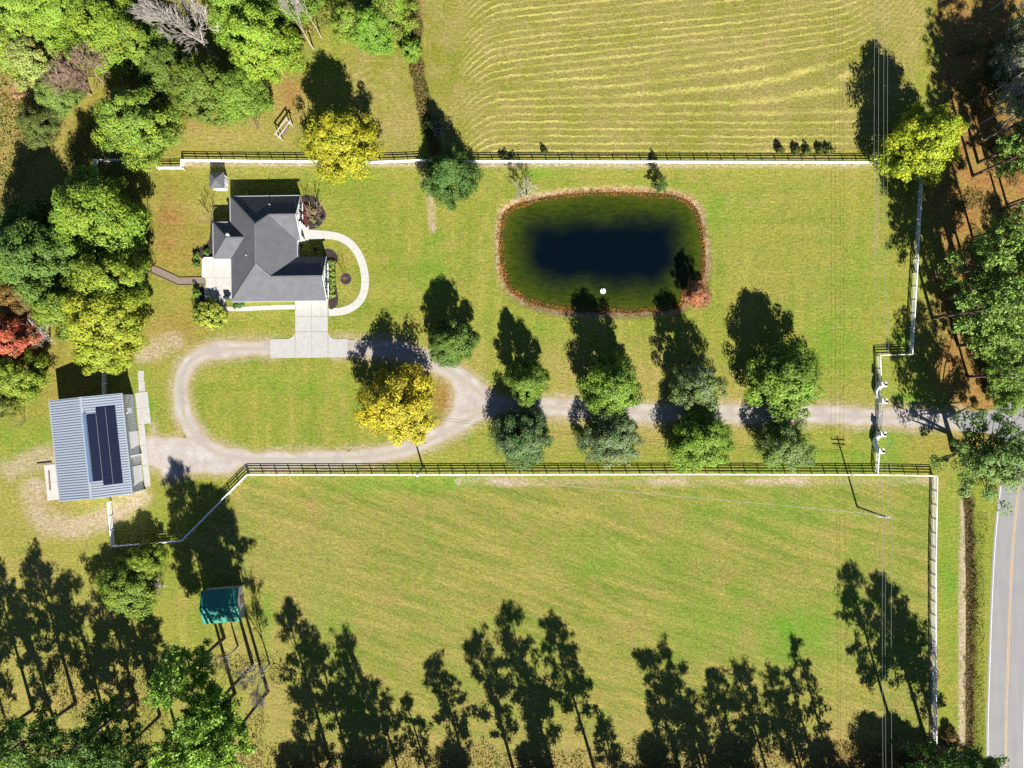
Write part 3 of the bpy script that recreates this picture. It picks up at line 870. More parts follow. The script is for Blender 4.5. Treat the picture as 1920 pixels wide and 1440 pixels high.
def gate(p0, p1, label):
    a = P(*p0); b = P(*p1)
    r = empty('drive_gate', a, 0, label, 'gate', 'leaves of the drive gate')
    d = Vector((b.x - a.x, b.y - a.y, 0))
    for z in (0.15, 0.75, 1.35):
        MB().beam(Vector((0, 0, z)), d + Vector((0, 0, z)), 0.05, 0.07).build('rail', M['steel'], r)
    n = 14
    for i in range(n + 1):
        p = d * (i / n)
        MB().beam(p + Vector((0, 0, 0.10)), p + Vector((0, 0, 1.42 + 0.2 * (i / n))), 0.035, 0.035).build('bar', M['steel'], r)
    MB().beam(Vector((0, 0, 1.3)), d + Vector((0, 0, 0.2)), 0.04, 0.06).build('brace', M['steel'], r)
    return r
gate((1648, 757), (1647.3, 781.5), 'grey barred gate leaf hung on the northern pillar across the drive')
gate((1645.8, 808), (1646.8, 782.5), 'grey barred gate leaf hung on the southern pillar across the drive')

# ---------------------------------------------------------------- the house
def plane_mesh(faces, drop=0.0):
    m = MB()
    for f in faces:
        f = [Vector(p) for p in f]
        n_ = Vector((0, 0, 0))
        for i in range(len(f)):
            a, b = f[i], f[(i + 1) % len(f)]
            n_ += Vector(((a.y - b.y) * (a.z + b.z), (a.z - b.z) * (a.x + b.x), (a.x - b.x) * (a.y + b.y)))
        if n_.z < 0: f = f[::-1]
        m.add(f, [tuple(range(len(f)))])
    return m

def roof_part(name, faces, mat, parent, thick=0.16):
    """roof planes with an underside and closed rims"""
    m = plane_mesh(faces)
    key = {}; verts = []; fs_ = []
    for f in m.f:
        ids = []
        for i in f:
            k = tuple(round(c, 3) for c in m.v[i])
            if k not in key: key[k] = len(verts); verts.append(m.v[i])
            ids.append(key[k])
        fs_.append(tuple(ids))
    n = len(verts)
    low = [(x, y, z - thick) for x, y, z in verts]
    edges = {}
    for f in fs_:
        for i in range(len(f)):
            edges[(f[i], f[(i + 1) % len(f)])] = 1
    out = list(fs_) + [tuple(i + n for i in f[::-1]) for f in fs_]
    for (a, b) in edges:
        if (b, a) not in edges: out.append((a, a + n, b + n, b))
    return MB().add(verts + low, out).build(name, mat, parent)

HX, HY = -45.0, 25.0
house = empty('house', (HX, HY, 0), R(0.8), 'white house with a grey hipped shingle roof and two front gables', 'house')
def hp(x, y, z=0.0): return (x - HX, y - HY, z)
ze, pit = 2.9, 0.68
W_, E_, N_, S_ = -51.5, -39.4, 34.4, 15.2
hw_ = (E_ - W_) / 2
zr = ze + pit * hw_
A = hp(W_ + hw_, N_ - hw_, zr); B = hp(W_ + hw_, S_ + hw_, zr)
XE, yS1 = -38.7, 26.2
h1 = (N_ - yS1) / 2; z1 = ze + pit * h1; d1 = (zr - z1) / pit
J = hp(W_ + hw_ + d1, N_ - h1, z1); K = hp(XE, N_ - h1, z1)
XG, yN2 = -34.1, 23.2
h2 = (yN2 - S_) / 2; z2 = ze + pit * h2; d2 = (zr - z2) / pit
J2 = hp(W_ + hw_ + d2, S_ + h2, z2); K2 = hp(XG, S_ + h2, z2)
xw, yA, yB = -54.7, 29.7, 23.1
h3 = (yA - yB) / 2; z3 = ze + pit * h3
Qw = hp(xw + h3, yB + h3, z3); Q = hp(W_ + h3, yB + h3, z3)
e = lambda x, y: hp(x, y, ze)
faces = [[e(W_, N_), A, J, K, e(XE, N_)],
         [J, e(E_, yS1), e(XE, yS1), K],
         [A, J, e(E_, yS1), e(E_, yN2), J2, B],
         [J2, K2, e(XG, yN2), e(E_, yN2)],
         [e(W_, S_), e(XG, S_), K2, J2, B],
         [e(W_, N_), A, B, e(W_, S_), e(W_, yB), Q, e(W_, yA)],
         [e(xw, yA), Qw, Q, e(W_, yA)],
         [e(xw, yA), e(xw, yB), Qw],
         [e(xw, yB), e(W_, yB), Q, Qw]]
roof = roof_part('roof', faces, M['shingle'], house)
caps = [(A, B), (A, e(W_, N_)), (B, e(W_, S_)), (A, J), (J, K), (B, J2), (J2, K2), (Qw, Q), (Qw, e(xw, yA)), (Qw, e(xw, yB))]
for a, b in caps:
    u = (Vector(b) - Vector(a)).normalized()
    MB().beam(Vector(a) + Vector((0, 0, 0.03)), Vector(b) + Vector((0, 0, 0.03)), 0.28, 0.05).build('ridge_cap', M['ridge'], roof)
gut = [(e(W_, N_), e(XE, N_)), (e(E_, yS1), e(E_, yN2)), (e(E_, yN2), e(XG, yN2)), (e(W_, S_), e(XG, S_)), (e(W_, S_), e(W_, yB)), (e(W_, N_), e(W_, yA)),
       (e(xw, yA), e(W_, yA)), (e(xw, yA), e(xw, yB)), (e(xw, yB), e(W_, yB)), (e(E_, yS1), e(XE, yS1))]
cent = Vector((0, 0, 0))
for a, b in gut:
    a = Vector(a); b = Vector(b)
    d = (b - a).normalized(); o = Vector((d.y, -d.x, 0))
    mid = (a + b) / 2
    if (a, b) and (mid + o * 0.5 - Vector(hp(-45.4, 24.8, ze))).length < (mid - Vector(hp(-45.4, 24.8, ze))).length: o = -o
    MB().beam(a + o * 0.07 + Vector((0, 0, -0.08)), b + o * 0.07 + Vector((0, 0, -0.08)), 0.13, 0.14).build('gutter', M['gutter'], roof)
# rake boards on the gables
for k, xx, ya_, yb_ in ((K, XE, N_, yS1), (K2, XG, yN2, S_)):
    for yy in (ya_, yb_):
        MB().beam(Vector(k) + Vector((0.03, 0, -0.10)), Vector(e(xx, yy)) + Vector((0.03, 0, -0.10)), 0.06, 0.26).build('rake_board', M['trim'], roof)
# roof vents
for vx, vy, big in ((-51.0, 26.9, True), (-47.6, 23.1, False), (-43.8, 32.5, False)):
    if big: zb = ze + pit * 3.1
    elif vy > 30: zb = ze + pit * (N_ - vy)
    else: zb = ze + pit * (vx - W_)
    if big:
        MB().lathe([(0.22, -0.5), (0.22, 0.55), (0.34, 0.6), (0.30, 0.8), (0.08, 0.95)], hp(vx, vy, zb), 10).build('flue', M['steel'], roof)
    else:
        MB().lathe([(0.07, -0.2), (0.07, 0.45)], hp(vx, vy, zb), 8).build('vent_pipe', M['insulator'], roof)
# walls: main block and wings, each wing butted to the block
ov = 0.42
wz = 2.98
wl = MB()
wl.box(hp((W_ + E_) / 2, (N_ + S_) / 2, wz / 2), (E_ - W_ - 2 * ov, N_ - S_ - 2 * ov, wz))
def gable_block(x0, x1, y0, y1):
    zt = ze + pit * ((y1 - y0) / 2 + ov) - 0.19
    pts = [(x0, y0, 0), (x1, y0, 0), (x1, y1, 0), (x0, y1, 0), (x0, y0, wz), (x1, y0, wz), (x1, y1, wz), (x0, y1, wz), (x0, (y0 + y1) / 2, zt), (x1, (y0 + y1) / 2, zt)]
    wl.add([hp(*p) for p in pts], [(0, 3, 2, 1), (1, 2, 6, 9, 5), (0, 4, 8, 7, 3), (0, 1, 5, 4), (2, 3, 7, 6), (4, 5, 9, 8), (6, 7, 8, 9)])
gable_block(E_ - ov + 0.002, XE - 0.40, yS1 + ov, N_ - ov - 0.003)
gable_block(E_ - ov + 0.002, XG - 0.40, S_ + ov + 0.003, yN2 - ov)
wl.box(hp((xw + ov + W_ + ov) / 2 - 0.001, (yA + yB) / 2, wz / 2), (W_ - xw - 0.002, yA - yB - 2 * ov, wz))
wl.build('wall', M['white_wall'], house)
def window(x, y, z, w, h, face='E', shutters=True, parent=house):
    s = {'E': (1, 0), 'S': (0, -1), 'W': (-1, 0), 'N': (0, 1)}[face]
    def bx(along, out, up, dims, nm, mt, par, base):
        L, T, H = dims
        if s[0]: c = (base[0] + s[0] * out, base[1] + along, base[2] + up); d = (T, L, H)
        else: c = (base[0] + along, base[1] + s[1] * out, base[2] + up); d = (L, T, H)
        return MB().box(c, d).build(nm, mt, par)
    b = hp(x, y, z)
    wn_ = bx(0, 0.03, 0, (w + 0.24, 0.06, h + 0.24), 'window', M['trim'], parent, b)
    bx(0, 0.075, 0, (w, 0.03, h), 'pane', M['glass'], wn_, b)
    bx(0, 0.10, 0, (0.05, 0.02, h), 'mullion', M['trim'], wn_, b)
    bx(0, 0.11, -h / 2 - 0.15, (w + 0.36, 0.16, 0.06), 'sill', M['trim'], wn_, b)
    if shutters:
        for k in (-1, 1): bx(k * (w / 2 + 0.36), 0.03, 0, (0.4, 0.05, h + 0.1), 'shutter', M['dark_frame'], wn_, b)
xg = XG - 0.40
for yy in (21.7, 20.2, 18.0, 16.7): window(xg, yy, 1.55, 0.95, 1.5, 'E', True)
window(xg, 19.2, 3.9, 0.8, 0.9, 'E', False)
xe = XE - 0.40
for yy in (32.9, 30.9): window(xe, yy, 1.55, 1.0, 1.6, 'E', True)
window(xe, 30.3, 4.1, 0.8, 0.9, 'E', False)
window(E_ - ov, 24.7, 1.6, 1.4, 1.5, 'E', False)
for yy in (31.6,): window(W_ + ov, yy, 1.6, 1.2, 1.4, 'W', False)
for xx in (-48.5, -44.5, -41.5): window(xx, N_ - ov, 1.6, 1.1, 1.4, 'N', False)
dr = MB().box(hp(xe + 0.03, 28.1, 1.06), (0.06, 1.05, 2.12)).build('door', M['door'], house)
MB().lathe([(0.03, -0.04), (0.045, 0), (0.03, 0.04)], hp(xe + 0.09, 28.5, 1.02), 8).build('handle', M['steel'], dr)
MB().box(hp(xe + 0.02, 28.1, 1.1), (0.05, 1.35, 2.35)).build('door_frame', M['trim'], house)
for yy in (26.8, 29.4):
    MB().box(hp(XE - 0.06, yy, 1.36), (0.24, 0.24, 2.72)).build('porch_column', M['white'], house)
MB().box(hp(XE + 0.15, 28.1, 0.10), (1.1, 3.0, 0.2)).build('porch_step', M['concrete_pale'], house)
MB().box(hp(XE - 0.18, 28.1, 2.82), (0.46, 3.2, 0.2)).build('porch_beam', M['white'], house)
for xx in (-39.1, -36.3):
    gd = MB().box(hp(xx, S_ + ov - 0.04, 1.15), (2.5, 0.08, 2.3)).build('garage_door', M['white'], house)
    for k in range(1, 4): MB().box(hp(xx, S_ + ov - 0.085, 0.575 * k), (2.46, 0.02, 0.03)).build('panel_joint', M['gutter'], gd)
for xx in (-46.5, -42.6): window(xx, S_ + ov, 1.6, 1.3, 1.3, 'S', False)
pd = MB().box(hp(W_ + ov - 0.03, 20.6, 1.06), (0.06, 1.7, 2.12)).build('patio_door', M['glass'], house)

# well house behind the house
wh = empty('well_house', P(416, 345), R(1), 'small white hut with a square grey hipped roof behind the house', 'hut')
MB().box((0, 0, 1.1), (2.3, 2.5, 2.2)).build('wall', M['white_wall'], wh)
roof_part('roof', [[(-1.35, 1.5, 2.2), (0, 0.1, 3.0), (1.35, 1.5, 2.2)], [(-1.35, -1.5, 2.2), (1.35, -1.5, 2.2), (0, -0.1, 3.0)],
                   [(-1.35, 1.5, 2.2), (-1.35, -1.5, 2.2), (0, -0.1, 3.0), (0, 0.1, 3.0)], [(1.35, -1.5, 2.2), (1.35, 1.5, 2.2), (0, 0.1, 3.0), (0, -0.1, 3.0)]], M['shingle'], wh, 0.1)
MB().box((1.18, 0.2, 1.0), (0.06, 0.9, 2.0)).build('door', M['trim'], wh)
# patio kitchen and edge walls
pw = empty('patio_wall', P(383, 503), 0, 'low white wall edging the back patio', 'wall')
MB().box((0.0, 0.0, 0.3), (0.3, 3.3, 0.6)).build('wall', M['white_wall'], pw)
MB().box((2.7, 1.82, 0.3), (5.1, 0.3, 0.6)).build('wall', M['white_wall'], pw)
gr = empty('grill', P(428, 558.5), 0, 'dark covered grill at the corner of the patio', 'grill')
MB().box((0, 0, 0.42), (1.0, 0.6, 0.84)).build('cabinet', M['black'], gr)
MB().tube([(-0.5, 0, 0.9), (0.5, 0, 0.9)], 0.3, 10).build('hood', simple('navy_cover', (0.012, 0.02, 0.045), 0.6), gr)
MB().box((0.72, 0, 0.7), (0.4, 0.5, 0.05)).build('side_shelf', M['steel'], gr)
# timber-edged path from patio to the fire pit
fp = empty('garden_path', P(330, 528), 0, 'brown timber-edged path from the patio to the trees', 'path')
ln = [np.array(p) - np.array(PX([(330, 528)])[0]) for p in PX([(284, 504), (312, 517), (336, 528), (384, 527)])]
def path_poly(w): 
    L_, R_ = [], []
    for i, p in enumerate(ln):
        d = ln[min(i + 1, 3)] - ln[max(i - 1, 0)]; d = d / np.linalg.norm(d); nn = np.array([-d[1], d[0]])
        L_.append(tuple(p + nn * w)); R_.append(tuple(p - nn * w))
    return L_, R_
L_, R_ = path_poly(0.62)
MB().prism(L_ + R_[::-1], 0.0, 0.035).build('path_bed', simple('path_bark', (0.165, 0.125, 0.10), 0.95, var=0.2), fp)
for side in path_poly(0.70):
    for a, b in zip(side[:-1], side[1:]):
        MB().beam((*a, 0.08), (*b, 0.08), 0.14, 0.16).build('edging_board', M['timber'], fp)
pit_ = empty('fire_pit', P(262, 489), 0, 'round stone fire pit in the shade at the end of the path', 'fire pit')
for k in range(14):
    t = 2 * math.pi * k / 14
    MB().box((0.95 * math.cos(t), 0.95 * math.sin(t), 0.17), (0.24, 0.39, 0.34), t).build('stone', M['concrete'], pit_)
MB().lathe([(0.82, 0.0), (0.82, 0.06)], n=14).build('ash', M['black'], pit_)

# ---------------------------------------------------------------- the barn
barn = empty('barn', P(197.2, 834.9), R(6.0), 'large metal barn with a ribbed grey roof carrying solar panels', 'barn')
BW, BL, be, br = 6.55, 9.2, 4.4, 5.7
bs = (br - be) / BW
roof_b = roof_part('roof', [[(-BW, -BL, be), (0, -BL, br), (0, BL, br), (-BW, BL, be)], [(BW, -BL, be), (BW, BL, be), (0, BL, br), (0, -BL, br)]], M['tin'], barn, 0.1)
m = MB()
x_, y_ = BW - 0.25, BL - 0.25
m.add([(-x_, -y_, 0), (x_, -y_, 0), (x_, y_, 0), (-x_, y_, 0), (-x_, -y_, be - .1), (x_, -y_, be - .1), (x_, y_, be - .1), (-x_, y_, be - .1), (0, -y_, br - .15), (0, y_, br - .15)],
      [(0, 3, 2, 1), (0, 1, 5, 8, 4), (2, 3, 7, 9, 6), (1, 2, 6, 5), (3, 0, 4, 7), (5, 6, 9, 8), (4, 8, 9, 7)])
m.build('wall', M['tin_wall'], barn)
sl = math.atan(bs); ll = BW / math.cos(sl)
def rib_mesh(nm, L, w, h, mat):
    me = MB().box((0, 0, 0), (L, w, h)).mesh(nm); me.materials.append(mat); return me
rm = rib_mesh('roof_rib', ll - 0.1, 0.15, 0.07, M['tin_rib'])
for k in range(39):
    yy = -BL + 0.28 + k * (2 * BL - 0.56) / 38
    for s_ in (-1, 1):
        o = link('roof_rib', rm, None, roof_b, (s_ * BW / 2, yy, (be + br) / 2 + 0.03))
        o.rotation_euler = (0, s_ * sl, 0)
MB().beam((0, -BL - 0.02, br + 0.05), (0, BL + 0.02, br + 0.05), 0.5, 0.06).build('ridge_cap', M['tin'], roof_b)
for s_ in (-1, 1):
    MB().beam((s_ * (BW + 0.08), -BL, be - 0.04), (s_ * (BW + 0.08), BL, be - 0.04), 0.16, 0.14).build('gutter', M['tin'], roof_b)
# solar panels: three columns up the east slope
pw_, ph_ = 1.62, 1.0
panel_me = MB().box((0, 0, 0), (pw_ - 0.03, ph_ - 0.012, 0.04)).mesh('solar_panel'); panel_me.materials.append(M['panel'])
frame_me = MB().box((0, 0, 0), (0.035, ph_, 0.05)).mesh('panel_frame'); frame_me.materials.append(M['panel_frame'])
arr = MB().beam((0.25, -6.2, br + 0.10), (0.25, 6.2, br + 0.10), 0.55, 0.05).build('flashing', M['tin_blue'], roof_b)
for c_, (y0, n) in enumerate(((-6.1, 12), (-7.0, 14), (-7.0, 14))):
    lx = 0.62 + (c_ + 0.5) * pw_
    for k in range(n):
        o = link('solar_panel', panel_me, None, roof_b, (lx * math.cos(sl), y0 + (k + 0.5) * ph_, br - lx * math.sin(sl) + 0.16))
        o.rotation_euler = (0, sl, 0)
        if c_ < 2:
            f = link('panel_rail', frame_me, None, roof_b, ((lx + pw_ / 2) * math.cos(sl), y0 + (k + 0.5) * ph_, br - (lx + pw_ / 2) * math.sin(sl) + 0.175))
            f.rotation_euler = (0, sl, 0)
# east wall: ribs, overhead doors, wall light
sr = rib_mesh('siding_rib', 0.03, 0.10, be - 0.2, M['tin_wall_rib'])
doors = [(-0.05, 4.2), (-6.6, 4.5)]
for k in range(48):
    yy = BL - 0.45 - k * 0.37
    if any(abs(yy - (d0)) < w / 2 + 0.1 for d0, w in doors): continue
    link('siding_rib', sr, None, barn, (x_ + 0.027, yy, (be - 0.2) / 2))
for d0, w in doors:
    od = MB().box((x_ + 0.04, d0, 1.75), (0.08, w, 3.5)).build('overhead_door', M['white'], barn)
    for k in range(1, 6): MB().box((x_ + 0.09, d0, 0.58 * k), (0.02, w - 0.04, 0.035)).build('door_joint', M['gutter'], od)
MB().box((x_ + 0.03, 6.0, 1.9), (0.06, 1.0, 1.2)).build('window', M['trim'], barn)
lt = MB().lathe([(0.05, 0), (0.22, 0.1), (0.2, 0.25), (0.03, 0.32)], (x_ + 0.3, 5.6, 3.2), 10).build('wall_lamp', M['gutter'], barn)
# fins at the south side of each door, and the little door between
for yy in (-2.35, -9.05):
    fn = MB().add([(x_, yy - 0.09, 0), (x_ + 0.40, yy - 0.09, 0), (x_ + 0.22, yy - 0.09, 4.15), (x_, yy - 0.09, 4.15), (x_, yy + 0.09, 0), (x_ + 0.40, yy + 0.09, 0), (x_ + 0.22, yy + 0.09, 4.15), (x_, yy + 0.09, 4.15)],
             [(0, 1, 2, 3), (4, 7, 6, 5), (0, 4, 5, 1), (1, 5, 6, 2), (2, 6, 7, 3), (3, 7, 4, 0)]).build('wall_fin', M['tin_wall'], barn)
    MB().beam((x_ + 0.42, yy, 0.02), (x_ + 0.24, yy, 4.15), 0.22, 0.03, (1, 0, 0)).build('fin_trim', M['white'], fn)
md = MB().box((x_ + 0.05, -3.0, 1.05), (0.1, 0.95, 2.1)).build('side_door', M['gutter'], barn)
MB().lathe([(0.03, -0.04), (0.045, 0), (0.03, 0.04)], (x_ + 0.12, -2.65, 1.0), 8).build('handle', M['steel'], md)

for (a, b, lb) in (((92.5, 884), (95, 919), 'dark bar lying on the concrete pad behind the barn'), ((70, 870), (97, 867.5), 'dark timber beam lying along the edge of the pad behind the barn')):  # dark bars laid along the dark lines on the pad
    a = P(*a); b = P(*b)
    o = MB().beam((0, 0, 0.12), (b.x - a.x, b.y - a.y, 0.12), 0.22, 0.18).build('dark_bar', M['timber'], None, a)
    tag(o, lb, 'beam', 'dark bars behind the barn')

# ---------------------------------------------------------------- green-roofed shed
shed = empty('shed', P(425, 1128), R(4.5), 'small shed with a green metal gable roof beside the bottom trees', 'shed')
sw, sd, se_, srd = 3.45, 3.1, 2.5, 3.7
rs = roof_part('roof', [[(-sw, -sd, se_), (sw, -sd, se_), (sw, 0, srd), (-sw, 0, srd)], [(-sw, sd, se_), (-sw, 0, srd), (sw, 0, srd), (sw, sd, se_)]], M['tin_green'], shed, 0.08)
m = MB(); x_, y_ = sw - 0.2, sd - 0.25
m.add([(-x_, -y_, 0), (x_, -y_, 0), (x_, y_, 0), (-x_, y_, 0), (-x_, -y_, se_), (x_, -y_, se_), (x_, y_, se_), (-x_, y_, se_), (-x_, 0, srd - .15), (x_, 0, srd - .15)],
      [(0, 3, 2, 1), (0, 1, 5, 4), (2, 3, 7, 6), (1, 2, 6, 9, 5), (3, 0, 4, 8, 7), (4, 5, 9, 8), (6, 7, 8, 9)])
m.build('wall', M['timber_grey'], shed)
sa = math.atan((srd - se_) / sd); sL = sd / math.cos(sa)
gm = MB().box((0, 0, 0), (0.06, sL - 0.05, 0.05)).mesh('roof_rib'); gm.materials.append(M['tin_green'])
for k in range(16):
    xx = -sw + 0.1 + k * (2 * sw - 0.2) / 15
    for s_ in (-1, 1):
        o = link('roof_rib', gm, None, rs, (xx, s_ * sd / 2, (se_ + srd) / 2 + 0.02)); o.rotation_euler = (-s_ * sa, 0, 0)
MB().beam((-sw, 0, srd + 0.03), (sw, 0, srd + 0.03), 0.35, 0.04).build('ridge_cap', M['tin_green'], rs)
MB().box((x_ + 0.03, 0.4, 1.0), (0.06, 1.4, 2.0)).build('door', M['timber'], shed)

# ---------------------------------------------------------------- swing frame, float, small things
sf = empty('swing_frame', P(540, 250), math.atan2(27, 20), 'grey timber swing frame standing on the mown strip behind the fence', 'swing')
for k in (-1, 1):
    MB().box((k * 1.65, 0.0, 1.05), (0.16, 0.16, 2.1)).build('post', M['timber_grey'], sf)
    MB().beam((k * 1.65, -0.5, 2.05), (k * 1.65, 0.9, 2.05), 0.12, 0.14).build('cross_arm', M['timber_grey'], sf)
    MB().box((k * 1.65, 0.8, 1.0), (0.14, 0.14, 2.0)).build('post', M['timber_grey'], sf)
for yy in (-0.05, 0.8):
    MB().beam((-1.95, yy, 2.2), (1.95, yy, 2.2), 0.14, 0.18).build('beam', M['timber_grey'], sf)
MB().box((0, 0.35, 0.55), (1.6, 0.5, 0.06)).build('seat', M['timber'], sf)
for k in (-0.75, 0.75):
    MB().beam((k, 0.35, 0.55), (k, -0.05, 2.15), 0.03, 0.03).build('chain', M['steel'], sf)
fl = empty('pond_float', P(1131, 545) + Vector((0, 0, WATER_Z)), 0, 'small round white float on the pond near its south bank', 'float')
MB().lathe([(0.30, -0.12), (0.55, 0.0), (0.50, 0.16), (0.25, 0.26)], n=16).build('hull', M['white'], fl)
MB().lathe([(0.10, 0.24), (0.08, 0.5), (0.14, 0.56), (0.03, 0.62)], n=10).build('nozzle', M['gutter'], fl)
ring = empty('soil_ring', P(36, 168), 0, 'round ring of bare orange soil among the western trees', 'soil mound')
v = MB()
rg = random.Random(4)
prof = []
n = 28
vv = []; ff = []
for k in range(n):
    t = 2 * math.pi * k / n
    j = 1 + rg.uniform(-.12, .12)
    for rr, zz in ((1.9, 0.0), (1.6, 0.32), (1.25, 0.4), (0.95, 0.12), (0.6, -0.02)):
        vv.append((rr * j * math.cos(t), rr * j * math.sin(t), zz * rg.uniform(.7, 1.2)))
for k in range(n):
    k2 = (k + 1) % n
    for a in range(4): ff.append((k * 5 + a, k2 * 5 + a, k2 * 5 + a + 1, k * 5 + a + 1))
MB().add(vv, ff).build('bank', M['soil'], ring, smooth=True)

# ---------------------------------------------------------------- power lines
def utility_pole(p, h, label, arms=True, transformer=False, rz=0.0):
    r = empty('utility_pole', p, rz, label, 'utility pole', 'utility poles')
    MB().tube([(0, 0, -0.3), (0, 0, h * 0.5), (0, 0, h)], [0.17, 0.145, 0.11], 10).build('pole', M['pole'], r)
    if arms:
        for zz, L in ((h - 0.35, 1.25), (h - 0.95, 1.25)):
            MB().box((0, -0.16, zz), (2 * L, 0.11, 0.13)).build('crossarm', M['steel'], r)
        for xx in (-1.15, -0.4, 0.5, 1.15):
            MB().lathe([(0.05, 0), (0.085, 0.06), (0.06, 0.1), (0.085, 0.15), (0.04, 0.24)], (xx, -0.16, h - 0.285), 8).build('insulator', M['insulator'], r)
        MB().beam((-0.7, -0.16, h - 1.0), (0, -0.05, h - 1.7), 0.04, 0.05).build('brace', M['steel'], r)
        MB().beam((0.7, -0.16, h - 1.0), (0, -0.05, h - 1.7), 0.04, 0.05).build('brace', M['steel'], r)
    if transformer:
        MB().lathe([(0.25, 0), (0.28, 0.05), (0.28, 0.8), (0.22, 0.88), (0.06, 0.92)], (-0.1, -0.48, h - 2.2), 12).build('transformer', M['insulator'], r)
        MB().lathe([(0.04, 0), (0.06, 0.1), (0.03, 0.3)], (-0.1, -0.48, h - 1.3), 8).build('bushing', M['steel'], r)
        MB().beam((0, 0, h - 0.5), (-0.1, -0.5, h - 0.5), 0.06, 0.06).build('bracket', M['steel'], r)
    return r
PH = 9.8
pe = P(1607, 950); pwst = P(793, 877)
pn = P(1601, -60); ps = P(1612, 1640)
utility_pole(pe, PH, 'tall wooden utility pole with crossarms standing in the south paddock', rz=R(-4))
utility_pole(pwst, 8.4, 'wooden utility pole with a pale transformer beside the drive fence', False, True)
utility_pole(pn, PH, 'wooden utility pole carrying the lines over the mown hay field', rz=R(-4))
utility_pole(ps, PH, 'wooden utility pole carrying the lines south over the roadside trees', rz=R(-4))
def wire(a, b, sag, label, grp, r_=0.022):
    a = Vector(a); b = Vector(b)
    pts = []
    for k in range(13):
        t = k / 12
        p = a.lerp(b, t); p.z -= sag * 4 * t * (1 - t)
        pts.append(p - a)
    o = MB().tube(pts, r_, 5).build('power_line', M['wire'], None, a)
    tag(o, label, 'power line', grp)
for dx in (-1.15, -0.4, 0.5, 1.15):
    off = Vector((dx, -0.16, PH - 0.04))
    wire(pn + off, pe + off, 0.9, 'thin power line running from the hay field to the paddock pole', 'lines north of the paddock pole', 0.017)
for dx in (-0.4, 0.1, 1.15):
    off = Vector((dx, -0.16, PH - 0.04))
    wire(pe + off, ps + off, 0.7, 'thin power line running south from the paddock pole', 'lines south of the paddock pole', 0.017)
for dz in (0.0, 0.35):
    wire(pwst + Vector((0, -0.1, 7.3 + dz)), pe + Vector((-0.1, 0, PH - 2.2 + dz)), 0.8, 'thin service line crossing the paddock between the two poles', 'service lines between the poles', 0.018)
# ---------------------------------------------------------------- trees
def unit(v):
    return v / np.maximum(np.linalg.norm(v, axis=1, keepdims=True), 1e-9)

def leaf_mesh(name, pos, nrm, size, aspect, rnd, clump, rng):
    """one quad per leaf spray, facing nrm, spun at random"""
    n = len(pos)
    nrm = unit(nrm)
    t = unit(np.cross(nrm, rng.normal(size=(n, 3))))
    b = np.cross(nrm, t)
    a = size[:, None] * t; c = (size * aspect)[:, None] * b
    fold = (size * 0.25 * rng.uniform(-1, 1, n))[:, None] * nrm
    v = np.stack([pos - a, pos - c * 0.9 + fold, pos + a, pos + c + fold], 1).reshape(-1, 3)
    f = np.arange(4 * n).reshape(-1, 4)
    return np_mesh(name, v, f, None, dict(rnd=rnd, clump=clump))

def crown_broad(name, seed, Rr, z0, z1, ncl, nlf, leaf, cr, p=0.8, q=0.65, hollow=0.5, lobes=0.22, flat=0.75, aspect=0.62):
    rng = np.random.default_rng(seed)
    u = rng.uniform(0.02, 0.99, ncl * 3)
    prof = np.sin(np.pi * np.clip(u, 0, 1) ** p) ** q
    keep = rng.uniform(size=len(u)) < prof
    u = u[keep][:ncl]; prof = prof[keep][:ncl]
    k = len(u)
    th = rng.uniform(0, 2 * np.pi, k)
    f = 1 - hollow * rng.uniform(size=k) ** 1.6
    lob = 1 + lobes * (np.sin(3 * th + seed) * np.sin(5 * u + seed * 2) + 0.6 * np.sin(7 * th + 9 * u + seed)) + 0.08 * rng.normal(size=k)
    rad = np.minimum(Rr * prof * f * lob, Rr * 1.08)
    C = np.stack([rad * np.cos(th), rad * np.sin(th), z0 + u * (z1 - z0)], 1)
    crs = cr * rng.uniform(0.65, 1.3, k)
    cid = np.repeat(np.arange(k), nlf)
    d = unit(rng.normal(size=(k * nlf, 3)) + np.array([0, 0, 0.25]))
    rr = crs[cid] * (0.35 + 0.65 * rng.uniform(size=k * nlf) ** 0.6)
    pos = C[cid] + d * rr[:, None] * np.array([1, 1, flat])
    out = C.copy(); out[:, 2] -= (z0 + z1) / 2
    out = unit(out)
    nrm = 0.8 * d + 0.8 * out[cid] + np.array([0, 0, 0.45]) + 0.5 * rng.normal(size=d.shape)
    size = leaf * rng.uniform(0.6, 1.35, len(pos))
    cl = np.clip(rng.beta(0.8, 1.2, k)[cid] * 0.85 + rng.uniform(-.2, .25, len(pos)), 0, 1)
    me = leaf_mesh(name, pos, nrm, size, aspect, rng.uniform(size=len(pos)) * 0.75 + 0.25 * rng.uniform(size=k)[cid], cl, rng)
    return me, C

